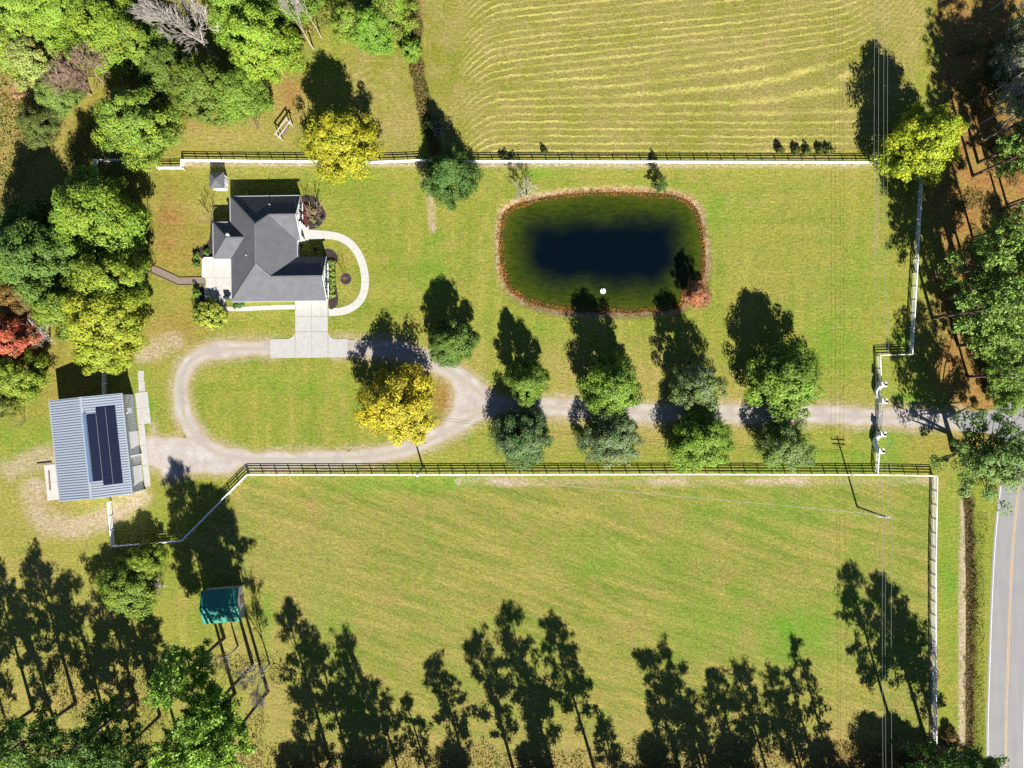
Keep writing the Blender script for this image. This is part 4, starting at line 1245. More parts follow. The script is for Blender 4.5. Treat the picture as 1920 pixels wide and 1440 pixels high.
def trunk_mesh(name, seed, h, r0, limbs, z_lo, sides=7, lean=0.15):
    """tapered trunk with limbs reaching to the given points"""
    rng = random.Random(seed)
    m = MB()
    pts = []; rad = []
    for k in range(6):
        t = k / 5
        pts.append((lean * math.sin(2.3 * t + seed) * t, lean * math.cos(1.7 * t + seed) * t, h * t - 0.15 * (k == 0)))
        rad.append(r0 * ((1.35 if k == 0 else 1.0) - 0.85 * t))
    m.tube(pts, rad, sides)
    for tip in limbs:
        tip = Vector(tip)
        zs = max(z_lo, min(h * 0.9, tip.z - 0.55 * math.hypot(tip.x, tip.y)))
        t = zs / h
        a = Vector((lean * math.sin(2.3 * t + seed) * t, lean * math.cos(1.7 * t + seed) * t, zs))
        mid = a.lerp(tip, 0.5) + Vector((rng.uniform(-.2, .2), rng.uniform(-.2, .2), rng.uniform(0, .35)))
        r1 = r0 * (1 - 0.85 * t) * 0.5
        m.tube([a, mid, tip], [r1, r1 * 0.6, r1 * 0.2], 5, False)
    return m.mesh(name, True)

def make_broad(key, seed, h=11.0, Rr=5.0, z0=1.6, ncl=170, nlf=110, leaf=0.27, cr=1.0, bark='bark', nl=14, **kw):
    me, C = crown_broad('crown', seed, Rr, z0, h - 0.2, ncl, nlf, leaf, cr, **kw)
    me.materials.append(M['leaf'])
    rng = random.Random(seed)
    tips = [C[i] * 0.92 for i in rng.sample(range(len(C)), min(nl, len(C)))]
    tm = trunk_mesh('trunk', seed, h * 0.8, 0.03 * h, tips, h * 0.12)
    tm.materials.append(M[bark])
    PROTO[key] = (me, tm, h, Rr)

def make_pine(key, seed, h=20.0, Rr=3.6, z0=8.0, nlimb=46, nlf=46, leaf=0.30, bark='bark', dense=1.0, droop=0.0):
    rng = np.random.default_rng(seed)
    tips = []; C = []
    for i in range(nlimb):
        t = (i + rng.uniform(0, 0.9)) / nlimb
        z = z0 + (h - z0) * t
        L = Rr * (0.35 + 0.75 * (1 - t) ** 0.75 * min(1, 0.45 + 2.2 * t)) * rng.uniform(0.55, 1.15)
        a = rng.uniform(0, 2 * np.pi)
        rise = rng.uniform(0.05, 0.45) * L - droop * L
        tip = np.array([L * np.cos(a), L * np.sin(a), z + rise])
        if i % 2 == 0 or L > 1.6: tips.append((tip, z))
        nc = max(2, int(L * 1.5 * dense))
        for j in range(nc):
            f = 0.40 + 0.6 * (j + 1) / nc
            c = np.array([tip[0] * f, tip[1] * f, z + rise * f]) + rng.normal(size=3) * 0.22
            C.append(c)
    for j in range(5): C.append(np.array([0, 0, h - 0.3 * j]) + rng.normal(size=3) * 0.15)
    C = np.array(C); k = len(C)
    cid = np.repeat(np.arange(k), nlf)
    d = unit(rng.normal(size=(k * nlf, 3)) + np.array([0, 0, 0.35]))
    crs = rng.uniform(0.5, 0.95, k)
    pos = C[cid] + d * (crs[cid] * (0.25 + 0.75 * rng.uniform(size=k * nlf)))[:, None] * np.array([1, 1, 0.6])
    nrm = unit(rng.normal(size=d.shape)) + np.array([0, 0, 0.55]) + 0.4 * d
    cl = np.clip(rng.beta(0.9, 1.1, k)[cid] * 0.8 + rng.uniform(-.2, .2, len(pos)), 0, 1)
    me = leaf_mesh('crown', pos, nrm, leaf * rng.uniform(0.6, 1.3, len(pos)), 0.42, rng.uniform(size=len(pos)), cl, rng)
    me.materials.append(M['needle'])
    m = MB()
    lean = 0.5 * rng.uniform(-1, 1, 2)
    pts = [(lean[0] * (t ** 2), lean[1] * (t ** 2), h * t - 0.15 * (t == 0)) for t in np.linspace(0, 0.98, 7)]
    m.tube(pts, [0.30, 0.25, 0.22, 0.19, 0.15, 0.10, 0.04], 8)
    for tip, z in tips:
        t = z / h
        a = Vector((lean[0] * t * t, lean[1] * t * t, z)); b = Vector(tip)
        m.tube([a, a.lerp(b, 0.5) + Vector((0, 0, -0.1)), b], [0.07, 0.045, 0.015], 4, False)
    for j in range(5):                                    # dead stubs below the crown
        z = z0 * rng.uniform(0.4, 0.95); a = rng.uniform(0, 6.28); L = rng.uniform(0.5, 1.6)
        m.tube([(0, 0, z), (L * math.cos(a), L * math.sin(a), z + 0.2)], [0.04, 0.012], 4, False)
    tm = m.mesh('trunk', True); tm.materials.append(M[bark])
    PROTO[key] = (me, tm, h, Rr)

def make_bare(key, seed, h=12.0, Rr=4.0, bark='bark_grey', stems=1, spread=0.55, twig=0.03, levels=4, fan=3, trunk_f=0.22):
    rng = random.Random(seed)
    trunk = MB(); tw = MB()
    def grow(p, d, L, r_, lev):
        d = d.normalized()
        e1 = p + d * L * 0.5 + Vector((rng.uniform(-1, 1), rng.uniform(-1, 1), rng.uniform(-.3, .6))) * L * 0.06
        e2 = p + d * L
        r2 = max(r_ * 0.62, twig * 0.5)
        (trunk if lev < 2 else tw).tube([p, e1, e2], [r_, (r_ + r2) / 2, r2], 5 if lev < 2 else 3, False)
        if lev >= levels: return
        nb = fan + (1 if rng.random() < 0.5 else 0)
        for i in range(nb):
            a = rng.uniform(0, 6.283); s = spread * rng.uniform(0.6, 1.3)
            side = d.orthogonal().normalized(); side.rotate(Matrix.Rotation(a, 3, d))
            nd = d + side * s + Vector((0, 0, 0.12))
            st = p.lerp(e2, rng.uniform(0.55, 1.0)) if lev else e2
            grow(st, nd, L * rng.uniform(0.55, 0.82) * (1.35 if lev == 0 and stems == 1 else 1), max(r2 * rng.uniform(0.45, 0.7), twig), lev + 1)
    for s in range(stems):
        a = 6.283 * s / stems + rng.uniform(-.4, .4)
        sp = 0.0 if stems == 1 else 0.35
        grow(Vector((0.12 * math.cos(a) * (stems > 1), 0.12 * math.sin(a) * (stems > 1), -0.1)), Vector((sp * math.cos(a), sp * math.sin(a), 1)), h * trunk_f, (0.016 if stems == 1 else 0.028) * h / math.sqrt(stems), 0)
    z = max(v[2] for v in trunk.v + tw.v)
    cm = tw.mesh('twigs'); cm.materials.append(M[bark])
    tm = trunk.mesh('trunk', True); tm.materials.append(M[bark])
    PROTO[key] = (cm, tm, z, Rr)

PROTO = {}
for i in range(4):
    make_broad('oak%d' % i, 11 + i, 11.0, 5.0, 0.9, 200, 150, 0.19, 1.0, p=0.62, q=0.7, aspect=0.5, lobes=0.26)
for i in range(2):
    make_broad('egg%d' % i, 31 + i, 12.5, 4.6, 0.9, 200, 140, 0.19, 0.95, p=0.52, q=0.85, aspect=0.5, lobes=0.28)
for i in range(3):
    make_broad('open%d' % i, 51 + i, 11.0, 5.0, 1.2, 150, 130, 0.19, 1.0, p=0.62, q=0.7, lobes=0.36, hollow=0.65, bark='bark', aspect=0.5)
for i in range(2):
    make_broad('airy%d' % i, 61 + i, 17.0, 7.5, 5.0, 125, 105, 0.24, 1.15, p=0.8, q=0.5, lobes=0.4, hollow=0.85, nl=110, aspect=0.45, bark='bark_dark')
for i in range(3):
    make_broad('tall%d' % i, 71 + i, 17.0, 6.0, 2.0, 250, 150, 0.21, 1.15, p=0.62, q=0.7, lobes=0.3, aspect=0.5)
make_broad('cedar', 81, 12.0, 4.2, 0.5, 230, 120, 0.18, 0.8, p=0.42, q=1.0, lobes=0.2, flat=0.9, aspect=0.4)
for i in range(2):
    make_broad('bush%d' % i, 91 + i, 2.6, 2.6, 0.15, 90, 70, 0.16, 0.55, p=0.75, q=0.5, lobes=0.1, nl=8)
make_broad('shrub', 95, 1.0, 0.7, 0.06, 26, 50, 0.085, 0.24, p=0.75, q=0.55, nl=5)
for i in range(4):
    make_pine('pine%d' % i, 101 + i, 20.0, 3.7, 6.0 + i * 0.7, 56, 46, leaf=0.22)
for i in range(2):
    make_pine('high%d' % i, 131 + i, 20.0, 3.9, 12.6, 46, 60, leaf=0.22)
for i in range(2):
    make_pine('wood%d' % i, 141 + i, 20.0, 3.9, 8.5, 40, 36, leaf=0.23)
make_pine('thin', 111, 20.0, 2.6, 7.0, 34, 26, dense=0.8)
for i in range(2):
    make_pine('young%d' % i, 115 + i, 10.0, 3.4, 1.5, 34, 50, leaf=0.22)
make_bare('bare0', 121, 13.0, 4.0, 'bark_grey', levels=5, twig=0.019, fan=4)
make_bare('bare1', 122, 12.0, 4.0, 'bark_tan', levels=5, spread=0.5, twig=0.018, fan=4)
make_bare('bare2', 123, 12.0, 4.0, 'bark_grey', levels=5, spread=0.45, fan=3, twig=0.021)
make_bare('myrtle', 125, 4.5, 1.5, 'bark_tan', stems=6, levels=3, fan=2, trunk_f=0.42, twig=0.02, spread=0.4)
make_bare('myrtle_pale', 126, 5.0, 2.2, 'bark_grey', stems=9, levels=3, fan=3, trunk_f=0.36, twig=0.018, spread=0.6)

_rt = random.Random(7)
def tree(proto, px, py, h, r, label, col=(0.07, 0.12, 0.02), col2=None, hc=None, name='tree', cat='tree', group=None, rz=None, z=0.0):
    """hc: the height of the crown's middle when px, py were read at the crown; None when they are the foot"""
    cm, tm, H, RR = PROTO[proto]
    p = P(px, py, hc) if hc else P(px, py)
    p.z = z
    root = empty(name, p, rz if rz is not None else _rt.uniform(0, 6.283), label, cat, group)
    sc = (r / RR, r / RR, h / H)
    bare_ = proto.startswith(('bare', 'myrtle'))
    c = link('branches' if bare_ else 'crown', cm, None, root, scale=sc)
    t = link('trunk', tm, None, root, scale=sc)
    if not bare_:
        k = _rt.uniform(0.92, 1.08)
        c.color = (col[0] * k, col[1] * k, col[2] * k, 1)
        c2 = col2 if col2 else (col[0] * 0.62, col[1] * 0.72, col[2] * 0.8)
        c['col2'] = [float(x) for x in c2]
    return root

GREEN = (0.128, 0.210, 0.030); DEEP = (0.068, 0.145, 0.030); BRIGHT = (0.185, 0.305, 0.030); YG = (0.235, 0.300, 0.026)
GREY = (0.165, 0.210, 0.100); YEL = (0.50, 0.40, 0.022); ORA = (0.42, 0.20, 0.022)
av = 'trees lining the gravel drive'
# the avenue, north side then south side, counted from the fork towards the gate
tree('oak0', 848, 641, 9.0, 4.1, 'compact rounded green tree standing on the lawn north of the drive fork', GREEN, DEEP, hc=4.5, name='oak_tree', group=av)
tree('egg0', 987, 716, 10.2, 3.6, 'smallest green avenue tree on the north edge of the drive beside the fork', GREEN, BRIGHT, hc=5, name='oak_tree', group=av)
tree('egg1', 1150, 722, 13.2, 5.0, 'broad green avenue tree on the north edge of the drive south of the pond float', GREEN, BRIGHT, hc=6, name='oak_tree', group=av)
tree('open0', 1309, 722, 12.4, 4.4, 'pale grey-green avenue tree on the north edge of the drive', GREY, GREEN, hc=6, name='oak_tree', group=av)
tree('oak1', 1473, 712, 11.6, 6.2, 'largest green avenue tree on the north edge of the drive towards the gate', GREEN, BRIGHT, hc=6, name='oak_tree', group=av)
tree('oak2', 980, 820, 8.0, 5.0, 'dark green avenue tree on the south edge of the drive beside the fork', DEEP, GREY, hc=4, name='oak_tree', group=av)
tree('open1', 1147, 822, 7.8, 5.2, 'dull olive avenue tree on the south edge of the drive', GREY, DEEP, hc=4, name='oak_tree', group=av)
tree('oak3', 1314, 826, 9.0, 5.4, 'bright green rounded avenue tree on the south edge of the drive', BRIGHT, GREEN, hc=4.5, name='oak_tree', group=av)
tree('open2', 1476, 832, 8.6, 4.6, 'ragged green avenue tree on the south edge of the drive towards the gate', GREEN, GREY, hc=4.5, name='oak_tree', group=av)
# coloured maples
tree('open2', 750, 757, 11.0, 6.5, 'large yellow and orange autumn maple inside the drive loop', (0.48, 0.42, 0.025), (0.30, 0.27, 0.025), hc=5.0, name='maple_tree')
tree('oak1', 634, 263, 13.2, 6.0, 'bright yellow maple standing over the fence behind the house', (0.36, 0.34, 0.020), (0.24, 0.27, 0.02), hc=7.0, name='maple_tree')
tree('egg1', 1746, 258, 16.0, 6.0, 'lime-yellow tree at the corner of the hay field by the power lines', (0.33, 0.38, 0.020), (0.21, 0.29, 0.02), hc=9.5, name='maple_tree')
tree('cedar', 846, 330, 12.0, 4.7, 'dark green cedar growing through the hay field fence', (0.085, 0.165, 0.030), DEEP, hc=4.5, name='cedar_tree')
tree('bush0', 392, 588, 2.9, 2.75, 'big clipped yellow-green round shrub beside the patio', (0.33, 0.38, 0.05), (0.20, 0.24, 0.04), hc=1.4, name='round_shrub', cat='shrub')
tree('young0', 1237, 347, 3.6, 1.6, 'small bushy green conifer on the north bank of the pond', (0.10, 0.17, 0.03), None, hc=1.6, name='conifer')
tree('myrtle_pale', 987, 364, 5.0, 2.6, 'bare pinkish-grey many-stemmed tree on the pond bank', name='bare_tree')
tree('open0', 1307, 552, 6.0, 2.3, 'russet shrub-like cypress dropping needles at the pond corner', (0.40, 0.15, 0.06), (0.36, 0.22, 0.13), hc=2.8, name='cypress_tree')
tree('myrtle_pale', 822, 252, 3.2, 1.7, 'pale bare bush in the shadow of the fence cedar', name='bare_shrub', cat='shrub')
tree('bush1', 813, 240, 2.2, 1.6, 'dark scrubby bush in the weed strip beside the hay field', DEEP, (0.09, 0.07, 0.02), name='scrub_bush', cat='shrub')
tree('myrtle', 592, 407, 4.6, 1.9, 'bare tan multi-stemmed tree in the front mulch bed', name='bare_tree')
tree('myrtle', 399, 411, 4.6, 1.5, 'bare tan multi-stemmed tree at the back corner of the house', name='bare_tree')
tree('myrtle', 649, 523, 4.2, 0.9, 'slender bare young tree in the round mulch bed', name='bare_tree')
for i, (x, y, r_) in enumerate(((622.5, 493, .62), (623, 503, .6), (623, 513, .6), (623, 524, .6), (623, 534, .6), (623.5, 545, .62), (623.5, 554, .62))):
    tree('shrub', x, y, 0.9, r_, 'small green shrub in the row along the garage gable', (0.27, 0.36, 0.07), (0.17, 0.24, 0.05), name='bed_shrub', cat='shrub', group='shrubs along the garage gable')
for x, y, r_, c, lb in ((586, 397, .7, (0.26, 0.22, 0.10), 'tan ornamental grass in the front mulch bed'), (582, 394, .6, (0.22, 0.2, 0.09), 'tan ornamental grass in the front mulch bed'), (586, 412, .45, (0.25, 0.27, 0.10), 'pale yellow-green shrub in the front mulch bed'),
                        (589, 415, .4, (0.25, 0.27, 0.10), 'pale yellow-green shrub in the front mulch bed'), (606, 412, .35, (0.13, 0.17, 0.09), 'tiny grey-green shrub at the rim of the front mulch bed'), (573, 400, .7, (0.16, 0.04, 0.035), 'dark red shrub against the front gable'),
                        (573, 409, .6, (0.16, 0.04, 0.035), 'dark red shrub against the front gable'), (574, 419, .7, (0.17, 0.06, 0.05), 'dark red shrub against the front gable'), (574, 388, .6, (0.16, 0.05, 0.04), 'dark red shrub against the front gable'), (593, 423, .35, (0.14, 0.18, 0.11), 'tiny grey-green shrub beside the front walk')):
    tree('shrub', x, y, 0.75, r_, lb, c, None, name='bed_shrub', cat='shrub', group='shrubs of the front mulch bed')
for x, y, r_, h, lb in ((389, 474, .6, 1.2, 'bright green shrub between the back wall and the patio'), (371, 480, .6, 1.3, 'bright green shrub at the patio corner'), (369.5, 496, .6, 1.2, 'bright green shrub on the lawn beside the patio'), (372, 549, .8, 1.8, 'dark green shrub between the garden path and the round shrub')):
    tree('shrub', x, y, h, r_, lb, (0.15, 0.27, 0.04), (0.09, 0.17, 0.03), name='patio_shrub', cat='shrub', group='shrubs around the patio')
tree('shrub', 408, 572, 0.7, .6, 'low green shrub tucked behind the side walk', (0.10, 0.19, 0.03), name='bed_shrub', cat='shrub')
tree('shrub', 447, 570.5, 0.6, .9, 'low green shrub against the south wall', (0.10, 0.19, 0.03), name='bed_shrub', cat='shrub')
tree('shrub', 565, 459, 0.7, .4, 'small shrub in the shaded nook between the gables', (0.10, 0.16, 0.06), name='bed_shrub', cat='shrub')
tree('shrub', 590, 468, 0.7, .35, 'small shrub at the edge of the shaded nook', (0.10, 0.16, 0.06), name='bed_shrub', cat='shrub')
tree('myrtle', 47, 790, 3.2, 0.9, 'small dead sapling on the grass west of the barn', name='bare_tree')
tree('myrtle', 484, 240, 3.0, 1.1, 'small dead sapling behind the house fence', name='bare_tree')
tree('bush1', 1460, 283, 1.6, 0.7, 'small dark weed bush on the hay field edge of the fence', (0.13, 0.13, 0.03), None, name='weed_bush', cat='shrub')
for x in (1490, 1512, 1535, 1553):
    tree('shrub', x, 284, 1.5, 0.8, 'low weed bush in the patch against the hay field fence', (0.13, 0.14, 0.03), None, name='weed_bush', cat='shrub', group='weeds along the hay field fence')
for x, y, r_ in ((958, 300, .9), (1020, 284, .6), (945, 295, .7), (1225, 298, .7)):
    tree('shrub', x, y, 1.3, r_, 'scrubby weed bush rooted under the hay field fence', (0.09, 0.10, 0.025), None, name='weed_bush', cat='shrub', group='weeds under the hay field fence')

# western wood
ww = 'trees of the western wood'
tree('tall0', 298, 262, 15.5, 6.1, 'big green tree over the fence behind the well house', GREEN, YG, name='hardwood_tree', group=ww)
tree('tall1', 226, 424, 16.0, 6.9, 'big bright green tree west of the house lawn', (0.15, 0.27, 0.03), YG, name='hardwood_tree', group=ww)
tree('tall2', 244, 536, 15.0, 5.8, 'yellow-green tree above the fire pit path', YG, GREEN, name='hardwood_tree', group=ww)
tree('tall0', 240, 604, 15.0, 6.4, 'spreading yellow-green tree north of the barn', (0.27, 0.29, 0.024), YG, name='hardwood_tree', group=ww)
tree('oak2', 218, 656, 10.0, 4.5, 'lower yellow-green tree touching the barn shadow', (0.26, 0.31, 0.024), YG, name='hardwood_tree', group=ww)
tree('tall1', 126, 500, 17.0, 6.8, 'darker green tree at the western edge beside the yellow-green one', GREEN, DEEP, name='hardwood_tree', group=ww)
tree('open1', 92, 446, 13.0, 5.4, 'dark green ragged tree in the western shade', DEEP, GREEN, name='hardwood_tree', group=ww)
tree('oak3', 160, 580, 12.0, 5.2, 'green tree between the yellow-green crowns and the orange scrub', GREEN, YG, name='hardwood_tree', group=ww)
tree('open0', 30, 556, 7.5, 3.8, 'orange and brown scrubby tree at the western edge', (0.28, 0.15, 0.03), (0.16, 0.12, 0.03), name='scrub_tree', group=ww)
tree('open2', 78, 560, 7.0, 3.2, 'brownish thin scrub tree beside the orange one', (0.22, 0.15, 0.05), (0.13, 0.12, 0.03), name='scrub_tree', group=ww)
tree('oak0', 52, 640, 9.0, 4.2, 'red autumn tree at the western edge', (0.50, 0.115, 0.065), (0.42, 0.19, 0.08), name='maple_tree')
tree('myrtle_pale', 92, 632, 5.5, 3.0, 'leafless pinkish tree beside the red tree', name='bare_tree')
tree('oak1', 62, 706, 9.0, 4.4, 'yellow-green tree below the red tree', YG, GREEN, name='hardwood_tree', group=ww)
tree('open1', 20, 745, 8.0, 3.6, 'thin yellow-green tree on the western grass', (0.16, 0.19, 0.03), None, name='hardwood_tree', group=ww)
tree('tall2', 400, 190, 12.0, 5.4, 'dense green tree at the clearing edge west of the swing', GREEN, (0.15, 0.16, 0.02), name='hardwood_tree', group=ww)
tree('oak2', 468, 195, 10.0, 4.6, 'bushy green tree beside the swing clearing', GREEN, BRIGHT, name='hardwood_tree', group=ww)
tree('oak0', 340, 150, 11.0, 4.6, 'bushy green tree behind the clearing with yellow sprays', (0.10, 0.15, 0.02), GREEN, name='hardwood_tree', group=ww)
tree('tall0', 522, 128, 18.0, 5.4, 'tall bright green tree at the top of the clearing', BRIGHT, YG, name='hardwood_tree', group=ww)
tree('tall1', 482, 62, 17.0, 5.6, 'tall bright green tree behind the clearing tree', BRIGHT, GREEN, name='hardwood_tree', group=ww)
tree('tall2', 560, 20, 16.0, 5.2, 'tall green tree beside the bare trunks', GREEN, BRIGHT, name='hardwood_tree', group=ww)
tree('oak3', 706, 78, 9.0, 4.0, 'bright green tree on the mown strip edge beside the weed strip', (0.16, 0.32, 0.03), GREEN, name='hardwood_tree', group=ww)
tree('open0', 740, 45, 10.0, 4.2, 'loose bright green tree above the weed strip', BRIGHT, (0.15, 0.13, 0.03), name='hardwood_tree', group=ww)
tree('open2', 665, 62, 8.0, 3.4, 'loose green tree beside the bare trunks on the mown strip', BRIGHT, (0.16, 0.13, 0.04), name='hardwood_tree', group=ww)
tree('bush0', 772, 100, 3.2, 2.0, 'bright green bush on the weed strip', BRIGHT, GREEN, name='scrub_bush', cat='shrub')
tree('tall1', 236, 92, 14.0, 6.0, 'light green feathery tree in the northwestern wood', BRIGHT, YG, name='hardwood_tree', group=ww)
tree('tall2', 160, 60, 13.0, 6.0, 'light green tree at the northwestern corner', (0.18, 0.30, 0.035), YG, name='hardwood_tree', group=ww)
tree('tall0', 92, 52, 12.0, 5.6, 'pale green feathery tree in the far northwestern corner', (0.20, 0.32, 0.05), YG, name='hardwood_tree', group=ww)
tree('oak1', 48, 108, 8.0, 4.4, 'pale yellow-green tree above the soil ring at the western edge', (0.24, 0.32, 0.06), YG, name='hardwood_tree', group=ww)
tree('open1', 300, 115, 12.0, 5.0, 'green tree between the two bare trees', GREEN, YG, name='hardwood_tree', group=ww)
tree('open0', 90, 130, 9.0, 5.0, 'pale yellow-green scrub tree above the soil ring', (0.24, 0.31, 0.07), (0.28, 0.27, 0.08), name='scrub_tree', group=ww)
tree('oak2', 130, 190, 7.0, 3.6, 'pale green scrub tree beside the bare tan tree', (0.19, 0.27, 0.05), None, name='scrub_tree', group=ww)
tree('open2', 90, 245, 6.0, 3.6, 'thin scrub tree in the shade below the soil ring', (0.12, 0.15, 0.03), None, name='scrub_tree', group=ww)
tree('bare0', 405, 108, 19.0, 5.5, 'large bare pale-branched tree in the northwestern wood', name='bare_tree')
tree('bare2', 360, 60, 17.0, 5.0, 'bare grey tree leaning among the northwestern crowns', name='bare_tree')
tree('bare1', 205, 160, 13.5, 5.2, 'bare brown-twigged tree in the northwestern wood', name='bare_tree')
tree('bare1', 172, 178, 10.0, 4.0, 'smaller bare brown tree beside the soil ring scrub', name='bare_tree')
tree('bare2', 588, 92, 19.0, 3.0, 'bare thin-trunked tree at the clearing edge', name='bare_tree')
tree('bare2', 602, 70, 18.0, 2.6, 'second bare thin-trunked tree at the clearing edge', name='bare_tree')
# south-western trees
tree('oak3', 258, 1092, 7.6, 5.0, 'rounded yellow-green tree south of the barn yard', (0.20, 0.27, 0.026), GREEN, name='hardwood_tree')
tree('oak1', 288, 1042, 6.0, 3.0, 'small yellow-green tree against the yard fence', (0.23, 0.30, 0.026), GREEN, name='hardwood_tree')
tree('myrtle_pale', 305, 1098, 3.5, 1.7, 'small grey bare shrub beside the rounded yellow-green tree', name='bare_shrub', cat='shrub')
PG = (0.140, 0.260, 0.032); PD = (0.080, 0.155, 0.030)
swp = 'pines beside the green shed'
tree('pine3', 420, 1196, 24.0, 4.6, 'tall pine with a dark trunk standing just below the green shed', PG, BRIGHT, name='pine_tree', group=swp)
tree('high0', 474, 1246, 24.0, 5.0, 'tall pine between the shed and the grey bare tree', PG, BRIGHT, name='pine_tree', group=swp)
tree('high1', 502, 1296, 24.0, 5.0, 'tall bright pine at the paddock edge below the shed', (0.22, 0.36, 0.035), PG, name='pine_tree', group=swp)
tree('high0', 440, 1300, 24.0, 5.2, 'tall bright pine in the middle of the shed group', (0.22, 0.37, 0.035), PG, name='pine_tree', group=swp)
tree('bare2', 446, 1212, 13.0, 4.5, 'grey bare tree with a pale trunk below the green shed', name='bare_tree')
tree('bare0', 505, 1245, 12.0, 3.5, 'grey bare tree at the paddock edge below the shed', name='bare_tree')
swl = 'dark pines of the south-western corner'
for i, (x, y, h, r_) in enumerate(((255, 1311, 20, 4.6), (142, 1318, 21, 5.0), (300, 1342, 20, 4.2), (62, 1330, 21, 4.6), (204, 1372, 21, 4.8), (112, 1392, 19, 4.4), (338, 1392, 18, 4.2), (30, 1420, 20, 4.4), (260, 1420, 18, 4))):
    tree('pine%d' % (i % 4), x, y, h, r_, {0: 'dark green pine rising directly below the rounded yellow-green tree', 2: 'dark green pine between the corner wood and the shed pines', 6: 'dark green pine touching the bright shed pines'}.get(i, 'dark green pine in the shaded south-western corner wood'), PD, PG, name='pine_tree', group=swl)
# row of pines below the paddock; mostly their shadows are seen
spn = 'pines along the south edge of the paddock'
row = [(535, 1130, 22, 3.6, 0), (588, 1192, 20, 3.2, 1), (640, 1198, 22, 3.6, 2), (700, 1285, 16, 3.0, 3), (815, 1233, 20, 3.4, 1), (890, 1188, 22, 3.8, 2), (950, 1145, 23, 3.8, 0), (1034, 1160, 23, 3.6, 3),
       (1125, 1345, 12, 2.6, 1), (1212, 1222, 20, 3.8, 2), (1250, 1216, 20, 3.4, 0), (1335, 1258, 18, 3.2, 3), (1382, 1250, 18, 3.4, 1), (1444, 1264, 18, 3.0, 2), (1588, 1068, 23, 3.6, 0), (1650, 1088, 22, 4.2, 3), (1690, 1150, 18, 4.0, 1),
       (985, 1260, 18, 3.2, 1), (1290, 1330, 14, 3.4, 0), (660, 1310, 16, 3.4, 3), (560, 1300, 17, 3.4, 2)]
for tx, ty, h, r_, k in row:
    tree('pine%d' % k, tx + 3.85 * h, ty + 13.5 * h, h, r_ * 1.22, 'tall pine along the south edge casting its shadow over the paddock', PD, PG, name='pine_tree', group=spn)
for tx, ty, h in ((1490, 1200, 20), (1462, 1300, 15), (762, 1310, 13), (1478, 1260, 17)):
    tree('thin', tx + 3.85 * h, ty + 13.5 * h, h, 2.6, 'thin half-bare pine along the south edge of the paddock', (0.08, 0.11, 0.03), None, name='pine_tree', group='thin pines along the south edge of the paddock')
for i, (x, y, h, r_) in enumerate(((1655, 1462, 9, 4.6), (1705, 1470, 9, 5.0), (1750, 1478, 8, 4.2), (1790, 1468, 7, 3.4), (1560, 1478, 7, 3.6), (1240, 1476, 7, 4), (1390, 1478, 7, 4), (1010, 1476, 6, 3.6), (860, 1478, 6, 3.4), (690, 1478, 6.5, 3.8), (560, 1476, 6, 3.4))):
    tree('oak%d' % (i % 4), x, y, h, r_, 'low dense tree in the thicket below the paddock', (0.07, 0.09, 0.02), (0.12, 0.09, 0.03), name='thicket_tree', group='thicket below the paddock')
for x, y in ((1744, 1424), (1785, 1395), (1777, 1375)):
    tree('bush1', x, y, 1.8, 1.3, 'tan dried bush beside the paddock corner fence', (0.24, 0.15, 0.05), (0.15, 0.13, 0.03), name='dry_bush', cat='shrub', group='dried bushes beside the paddock corner')
# eastern wood
ew = 'pines of the eastern wood'
tree('airy1', 1788, 843, 18.5, 8.0, 'wide spreading pine overhanging the road beside the drive entrance', (0.125, 0.215, 0.045), (0.16, 0.24, 0.06), name='pine_tree')
for i, (x, y, h, r_, nm) in enumerate(((1801, 511, 20, 3.8, 'on the orange needle floor'), (1818, 528, 20, 3.8, 'on the orange needle floor'), (1766, 562, 19, 4.0, 'near the shaded lawn fence'), (1796, 648, 17, 4.2, 'in the lower wood'),
                                       (1814, 706, 16, 3.6, 'in the lower wood'), (1876, 394, 20, 3.4, 'in the upper wood'), (1824, 446, 20, 3.4, 'in the upper wood'), (1888, 384, 20, 3.4, 'in the upper wood'),
                                       (1790, 556, 20, 3.8, 'near the shaded lawn fence'), (1806, 604, 20, 3.6, 'in the lower wood'), (1786, 476, 20, 4.2, 'near the shaded lawn fence'), (1748, 596, 21, 4.6, 'near the shaded lawn fence'), (1742, 520, 20, 4.6, 'near the shaded lawn fence'), (1834, 305, 20, 4.2, 'in the upper wood'), (1850, 262, 21, 4.4, 'in the upper wood'), (1824, 330, 19, 4, 'in the upper wood'))):
    tree(('wood%d' % (i % 2)) if i > 1 else 'pine1', x, y, h, r_, 'tall pine ' + nm + ' east of the lawn', (0.20, 0.29, 0.06), PG, name='pine_tree', group=ew + ' ' + nm)
tree('bare2', 1856, 20, 15.0, 3.0, 'bare trunk on the grassy patch at the northeastern corner', name='bare_tree')
for i, (x, y, h, r_) in enumerate(((1846, 262, 15, 4.5), (1838, 232, 14, 4.2), (1856, 176, 13, 4.0), (1872, 105, 12, 3.6), (1870, 236, 13, 4.4), (1862, 290, 12, 4.0), (1886, 60, 11, 3.6))):
    tree('bare%d' % (i % 2 * 2), x, y, h, r_, 'grey bare tree at the top of the eastern wood', name='bare_tree', group='grey bare trees of the eastern wood')
for i, (x, y, h, r_) in enumerate(((1872, 132, 9, 3.4), (1884, 190, 9, 3.4), (1893, 90, 9, 3.2))):
    tree('open%d' % i, x, y, h, r_, 'dusty grey-green tree among the eastern bare trees', (0.26, 0.30, 0.15), None, name='hardwood_tree', group='dusty trees of the eastern wood')
